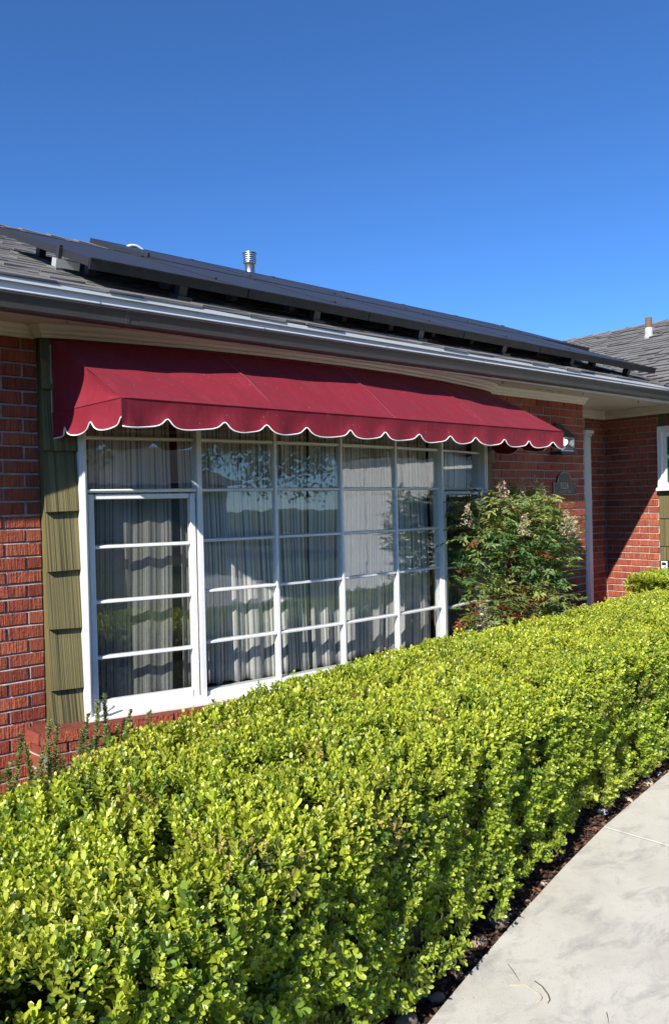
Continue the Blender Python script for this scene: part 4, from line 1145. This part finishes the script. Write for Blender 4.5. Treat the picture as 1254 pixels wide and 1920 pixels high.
make_hedge('long clipped boxwood hedge with bright leaves running beside the concrete walk', -1.2, 6.10, fr_y, bk_y, HT, .07, 34000, 101, (2.4, 2.3, 0))
make_hedge('shorter taller boxwood hedge standing before the brick wing at the right', 5.98, 7.34, lambda x: 2.45, lambda x: 3.34, .86, .10, 5000, 202, (6.7, 2.9, 0))

# ------------------------------------------------------------------ nandina shrub in front of the right casement
def tubes_np(mb, pts, r0, r1, n=6):
    k = len(pts); mb.tube(pts, [r0 + (r1 - r0) * i / (k - 1) for i in range(k)], n)
nd = thing('nandina_shrub', 'loose green nandina shrub with cream flower heads before the right casement', 'shrub', loc=(4.56, 3.44, 0))
stm = MB(); fl = []; lv = []
rn = np.random.default_rng(5)
base = np.array([4.56, 3.44, -.03])
tips = []
canes = []
for k in range(17):
    a = 2 * PI * k / 17 + rn.normal(0, .2); lean = rn.uniform(.05, .34); hgt = rn.uniform(.85, 1.4) if k % 3 else rn.uniform(.55, .85)
    e = base + np.array([math.cos(a) * lean * 1.15, math.sin(a) * lean * .55 - .06, hgt])
    b0 = base + np.array([math.cos(a) * .12, math.sin(a) * .07, 0])
    pts = [Vector(b0 + (e - b0) * t + np.array([math.cos(a), math.sin(a) * .5, 0]) * (-.05 * math.sin(PI * t))) for t in np.linspace(0, 1, 7)]
    tubes_np(stm, pts, .010, .0045); canes.append((pts, hgt))
clusters = []
def blob(n, c, rad, r0, ln):
    for q in range(n):
        v = rn.normal(0, 1, 3); v /= np.linalg.norm(v); k = rn.uniform(r0 ** 3, 1) ** (1 / 3) * (1 + .10 * math.sin(5 * v[0] + 4 * v[2]) + rn.normal(0, .05))
        clusters.append((np.array(c) + v * np.array(rad) * k, rn.uniform(.02, ln)))
blob(680, (4.56, 3.40, 1.17), (.46, .38, .42), .45, .08)          # crown
blob(90, (4.30, 3.40, 1.42), (.24, .25, .16), .2, .10)            # upper left
blob(110, (4.80, 3.42, 1.44), (.26, .25, .15), .2, .10)           # upper right
blob(70, (5.08, 3.46, 1.30), (.22, .16, .10), .2, .10)            # side spray
blob(60, (4.95, 3.40, 1.02), (.20, .2, .14), .2, .10)
blob(280, (4.50, 3.26, .76), (.52, .28, .22), .3, .10)            # skirt
blob(90, (4.12, 3.24, .66), (.24, .16, .16), .1, .10)             # young red growth at the left foot
Pp, Dd, Nn_, Ll, Cc = [], [], [], [], []
stem2 = MB()
for (p, rad) in clusters:
    a = rn.uniform(0, 2 * PI); el = rn.normal(.10, .4)
    ax = np.array([math.cos(a) * math.cos(el), math.sin(a) * math.cos(el) - .25, math.sin(el)]); ax /= np.linalg.norm(ax)
    p0 = p + ax * rad * .3; L = rn.uniform(.07, .13)
    if p0[1] > 3.80: p0[1] = 3.80 - rn.uniform(0, .15)
    side = np.cross(ax, [0, 0, 1.0]); side /= max(1e-6, np.linalg.norm(side)); upv = np.cross(side, ax)
    low = p0[2] < .86 and p0[0] < 4.45; hi = p0[2] > 1.30
    u = rn.uniform()
    if low and u < .55: col = np.array([[.26, .035, .03], [.30, .16, .04], [.24, .24, .04]][rn.integers(3)])
    elif u < .05: col = np.array([.25, .09, .03])
    elif hi and u < .55: col = np.array([.37, .41, .13])
    elif p0[0] > 4.95 and u < .6: col = np.array([.22, .25, .05])
    elif p0[2] < .95 and u < .5: col = np.array([.33, .36, .10])
    else: col = np.array([.115, .245, .08]) if u < .6 else np.array([.22, .32, .10])
    stem2.tube([Vector(p0 - ax * .03), Vector(p0 + ax * L)], .0013, 3, False)
    for k in range(7):
        t = (k // 2 + .6) / 3.6; b = p0 + ax * (L * min(1, t)); sg = 1 if k % 2 else -1
        d = ax * .75 + side * sg * .75 + upv * rn.normal(.05, .2) + np.array([0, 0, -.18]) if k < 6 else ax + np.array([0, 0, -.1])
        Pp.append(b); Dd.append(d + rn.normal(0, .12, 3)); Nn_.append(upv + rn.normal(0, .3, 3)); Ll.append(rn.uniform(.036, .060)); Cc.append(col * rn.uniform(.75, 1.25))
        if rn.uniform() < .6:
            Pp.append(b + d * .02); Dd.append(d + side * sg * .6 + rn.normal(0, .2, 3)); Nn_.append(upv + rn.normal(0, .3, 3)); Ll.append(rn.uniform(.028, .045)); Cc.append(col * rn.uniform(.75, 1.25))
Ll = np.array(Ll)
V, T, C = leaves(np.array(Pp), np.array(Dd), np.array(Nn_), Ll, Ll * .38, LANCE, np.array(Cc))
tag(obj('foliage', np_mesh('foliage', V, T, C), M['nandina_leaf'], nd), kind='stuff')
stm.build('canes', M['stem'], nd, smooth=True); tag(stem2.build('leaf_stalks', M['stem'], nd, fixn=False), kind='stuff')
# flower heads: loose cones of tiny cream buds
for (fx, fy_, fz) in [(4.27, 3.28, 1.60), (4.33, 3.30, 1.54), (4.60, 3.36, 1.60), (4.76, 3.36, 1.62), (4.82, 3.34, 1.57), (4.62, 3.02, 1.37), (4.70, 3.04, 1.31), (4.78, 3.06, 1.33), (3.98, 3.34, 1.43), (4.22, 3.06, 1.36), (4.86, 3.10, 1.28)]:
    n = 70; t = rn.uniform(0, 1, n) ** .8; a = rn.uniform(0, 2 * PI, n); rr = .065 * (1 - t * .8) * np.sqrt(rn.uniform(0, 1, n))
    P = np.stack([fx + rr * np.cos(a) + .03 * t, fy_ + rr * np.sin(a), fz - .09 + .15 * t], 1)
    dirs = unit(rn.normal(0, 1, (n, 3)) + np.array([0, 0, .5])); cc = np.array([[.62, .54, .40]]) * rn.uniform(.6, 1.25, (n, 1)); pk = rn.uniform(0, 1, n) < .3; cc[pk] = cc[pk] * np.array([.8, .55, .5])
    parts = [leaves(P, dirs, rn.normal(0, 1, (n, 3)), .013, .008, BOX_LEAF, cc), leaves(P, -dirs, rn.normal(0, 1, (n, 3)), .010, .007, BOX_LEAF, cc), leaves(P, rn.normal(0, 1, (n, 3)), rn.normal(0, 1, (n, 3)), .011, .007, BOX_LEAF, cc)]
    V, T, C = join(parts); o = obj('flower_head', np_mesh('flower_head', V, T, C), M['nandina_leaf'], nd); tag(o, kind='stuff')

# ------------------------------------------------------------------ rosemary spires under the shakes
rsm = thing('rosemary_bush', 'dark green rosemary with upright spires below the olive shakes', 'rosemary', loc=(1.35, 3.42, 0))
rs = MB(); parts = []
ros = [(1.03, 3.44, .60, -.03), (1.10, 3.40, .56, .02), (1.17, 3.46, .50, -.02), (1.235, 3.40, .60, .03), (1.30, 3.46, .56, 0), (1.36, 3.40, .52, .04), (1.40, 3.47, .57, .06), (1.455, 3.44, .63, .03), (1.49, 3.40, .52, .02), (1.515, 3.45, .645, .02), (1.57, 3.42, .50, .02), (1.63, 3.46, .55, .05), (1.70, 3.44, .53, .06)]
for k in range(26): ros.append((rn.uniform(.95, 1.85), rn.uniform(3.34, 3.5), rn.uniform(.36, .54), rn.normal(.01, .05)))
for (x, y, h, lean) in ros:
    a = Vector((x - lean * 1.5, y, -.02)); b = Vector((x + lean * .6, y, h)); pts = [a.lerp(b, t) + Vector((.012 * math.sin(t * 5 + x * 20), .01 * math.cos(t * 4 + x * 9), 0)) for t in np.linspace(0, 1, 9)]
    tubes_np(rs, pts, .006, .0025, 5)
    n = 1000; t = rn.uniform(.10, 1, n); i0 = np.minimum((t * 8).astype(int), 7); fr_ = t * 8 - i0
    pp = np.array([list(p) for p in pts]); P = pp[i0] * (1 - fr_)[:, None] + pp[i0 + 1] * fr_[:, None]
    an = rn.uniform(0, 2 * PI, n); up_ = rn.uniform(.3, 1.1, n); d = np.stack([np.cos(an), np.sin(an), up_], 1)
    cc = np.array([[.25, .31, .085]]) * rn.uniform(.6, 1.4, (n, 1)); pal = rn.uniform(0, 1, n) < .2; cc[pal] = np.array([.22, .23, .11]) * rn.uniform(.7, 1.2, (pal.sum(), 1))
    parts.append(leaves(P, d, rn.normal(0, 1, (n, 3)), rn.uniform(.022, .042, n) * (1.3 - .75 * t), .0056, NEEDLE, cc))
V, T, C = join(parts)
tag(obj('foliage', np_mesh('foliage', V, T, C), M['rosemary_leaf'], rsm), kind='stuff'); rs.build('stems', M['stem'], rsm)

# ------------------------------------------------------------------ bark mulch, stones, litter on the walk
n = 9000; x = rn.uniform(.6, 6.0, n); off = rn.uniform(.004, .30, n) ** 1.0
y = np.array([walk_y(v) for v in x]) + off
P = np.stack([x, y, -.03 + rn.uniform(0, .022, n)], 1)
an = rn.uniform(0, 2 * PI, n); d = np.stack([np.cos(an), np.sin(an), rn.normal(0, .25, n)], 1); nn = np.stack([rn.normal(0, .35, n), rn.normal(0, .35, n), np.ones(n)], 1)
pal = np.array([[.13, .055, .035], [.20, .085, .05], [.075, .04, .03], [.28, .17, .11], [.10, .06, .045]])
cc = pal[rn.integers(0, 5, n)] * rn.uniform(.7, 1.3, (n, 1))
L = rn.uniform(.010, .034, n)
V, T, C = leaves(P, d, nn, L, L * rn.uniform(.3, .7, n), BOX_LEAF, cc)
tag(obj('bark_mulch', np_mesh('bark_mulch', V, T, C), M['chip']), 'reddish bark mulch along the foot of the hedge', 'mulch', kind='stuff')


def stone(label, x, y, r, mat, sq=(1, 1, .7), seed=0):
    bm = bmesh.new(); bmesh.ops.create_icosphere(bm, subdivisions=3, radius=1); rr = random.Random(seed); o1 = Vector((rr.uniform(0, 9), rr.uniform(0, 9), rr.uniform(0, 9)))
    from mathutils import noise as mn
    for v in bm.verts:
        k = 1 + .22 * mn.noise(v.co * 1.2 + o1) + .06 * mn.noise(v.co * 3.5 + o1); v.co = Vector((v.co.x * sq[0], v.co.y * sq[1], v.co.z * sq[2])) * k * r
    me = bpy.data.meshes.new('stone'); bm.to_mesh(me); bm.free(); me.polygons.foreach_set('use_smooth', [True] * len(me.polygons)); me.materials.append(M[mat])
    o = bpy.data.objects.new('stone', me); COL.objects.link(o); o.location = (x, y, -.03 + r * sq[2] * .75); o.rotation_euler = (0, 0, rr.uniform(0, 6))
    tag(o, label, 'stone', 'stones between hedge and walk'); return o
stone('large rounded grey-brown stone at the walk edge, half in sun', 2.245, 1.775, 0.042, 'stone_a', (1, .9, .85), 1)
stone('dark brown stone in shade just left of the large rounded stone', 2.09, 1.735, 0.032, 'stone_a', (1.1, .9, .7), 2)
stone('dark grey stone under the hedge left of the brown stone', 1.97, 1.745, 0.030, 'stone_c', (1, 1, .8), 3)
stone('small dark stone at the shaded walk edge', 1.90, 1.665, 0.022, 'stone_c', (1.1, .8, .7), 4)
stone('reddish stone in deep shade beside the walk', 1.76, 1.635, 0.024, 'stone_a', (1.2, .8, .6), 5)
stone('grey stone at the bottom of the picture under the hedge', 1.60, 1.605, 0.032, 'stone_c', (1, 1, .8), 6)
stone('rightmost tan stone in sun beside the walk', 3.93, 2.085, 0.030, 'stone_b', (1.2, .8, .7), 7)
stone('second tan sunlit stone from the right beside the walk', 3.64, 2.045, 0.029, 'stone_b', (1.3, .8, .6), 8)
stone('pale broken stone in the shadow next to the tan stones', 3.42, 2.055, 0.026, 'stone_d', (1.1, .9, .5), 9)
stone('flat pale stone at the far end of the mulch strip', 4.12, 2.125, 0.024, 'stone_d', (1.2, .8, .5), 10)
stone('small tan pebble in mulch near the walk joint', 2.62, 1.835, 0.016, 'stone_b', (1.2, .8, .6), 11)
stone('pale pebble in mulch above the large rounded stone', 2.45, 1.79, 0.013, 'stone_b', (1.2, .9, .6), 12)


LIT = [[(1.949, 1.500, 0.000), (1.980, 1.463, 0.004), (1.975, 1.411, 0.004), (1.967, 1.394, 0.004), (1.953, 1.390, 0.004), (1.938, 1.397, 0.000)],
       [(2.023, 1.460, 0.000), (2.012, 1.427, 0.004), (1.991, 1.390, 0.004), (1.973, 1.372, 0.004), (1.960, 1.370, 0.000)],
       [(2.036, 1.572, 0.000), (2.011, 1.532, 0.004), (1.989, 1.492, 0.000)],
       [(2.052, 1.232, 0.000), (2.032, 1.218, 0.004), (2.010, 1.200, 0.000)],
       [(2.302, 1.723, 0.000), (2.307, 1.703, 0.000)]]


def litter(name, label, pts, r, mat, cat):
    tag(MB().tube([(x, y, r * .9 + z) for x, y, z in pts], r, 6).build(name, M[mat], smooth=True), label, cat, 'plant litter on the concrete walk')
litter('dry_stem', 'pale dry grass stem lying on the walk', LIT[0], .0011, 'dry_grass', 'stem')
litter('twig', 'dark bent twig on the walk beside the pale stem', LIT[1], .0015, 'twig_bark', 'twig')
litter('twig', 'thin straight twig on the walk above the pale stem', LIT[2], .0007, 'twig_bark', 'twig')
litter('twig', 'thin twig on the walk at the bottom right of the picture', LIT[3], .0009, 'twig_bark', 'twig')
litter('leaf_scrap', 'tiny dark leaf scrap on the edge of the walk by the large stone', LIT[4], .0013, 'twig_bark', 'leaf')

# ------------------------------------------------------------------ across the road: seen only in the window reflections
nb = thing('neighbour_house', 'beige stucco house with brown roof across the road', 'house', loc=(4, -34, 0))
MB().box(-9, 17, -40, -32, -.05, 2.9).build('wall', M['stucco'], nb)
MB().add([(-9.8, -31.2, 2.8), (17.8, -31.2, 2.8), (17.8, -40.8, 2.8), (-9.8, -40.8, 2.8), (-5, -36, 4.9), (13, -36, 4.9)], [(0, 1, 5, 4), (1, 2, 5), (2, 3, 4, 5), (3, 0, 4), (0, 3, 2, 1)]).build('roof', M['far_roof'], nb)
for x in (-6, -1, 8, 13):
    wn = MB().box(x, x + 2, -31.98, -31.9, .9, 2.2).build('window', M['white_paint'], nb); MB().box(x + .1, x + 1.9, -31.89, -31.87, 1.0, 2.1).build('window_pane', M['plastic_black'], wn)
MB().box(4, 5, -31.98, -31.9, 0, 2.1).build('door', M['rusty_pipe'], nb)


def tree(label, x, y, hgt, crown, seed, n):
    t = thing('shade_tree', label, 'tree', 'trees across the front yard', (x, y, 0)); r = np.random.default_rng(seed); mb = MB()
    mb.tube([(x, y, -.05), (x + .1, y, hgt * .2), (x - .1, y + .1, hgt * .42)], [.26, .21, .17], 10)
    cl = []
    for k in range(9):
        a = 2 * PI * k / 9 + r.normal(0, .2); e = np.array([x + math.cos(a) * crown * r.uniform(.5, .9), y + math.sin(a) * crown * r.uniform(.5, .9), hgt * r.uniform(.55, .95)]); s = np.array([x - .1, y + .1, hgt * r.uniform(.3, .42)])
        mb.tube([Vector(s + (e - s) * q + np.array([0, 0, .35 * math.sin(PI * q)])) for q in np.linspace(0, 1, 6)], [.11, .09, .07, .05, .035, .015], 7)
        for q in range(7): cl.append(s + (e - s) * r.uniform(.45, 1.1) + r.normal(0, crown * .14, 3))
    mb.build('trunk', M['bark'], t, smooth=True)
    c = np.array(cl)[r.integers(0, len(cl), n)]; P = c + unit(r.normal(0, 1, (n, 3))) * (crown * .30 * r.uniform(.2, 1, (n, 1)) ** .5)
    cc = np.array([[.05, .085, .018]]) * r.uniform(.6, 1.5, (n, 1))
    V, T, C = leaves(P, r.normal(0, 1, (n, 3)), r.normal(0, 1, (n, 3)), r.uniform(.10, .18, n), .075, BOX_LEAF, cc)
    tag(obj('crown', np_mesh('crown', V, T, C), M['tree_leaf'], t), kind='stuff')
tree('broad leafy tree on the verge facing the left casement', .2, -14.0, 6.2, 3.0, 31, 9000)
tree('smaller leafy tree beyond the road end of the driveway', 9.5, -26.0, 5.0, 2.4, 32, 6000)
tree('tall leafy tree beside the driveway entrance', 12.5, -12.5, 5.4, 3.4, 33, 12000)
tree('wide leafy tree on the verge near the driveway', 8.2, -17.0, 5.2, 3.0, 34, 10000)
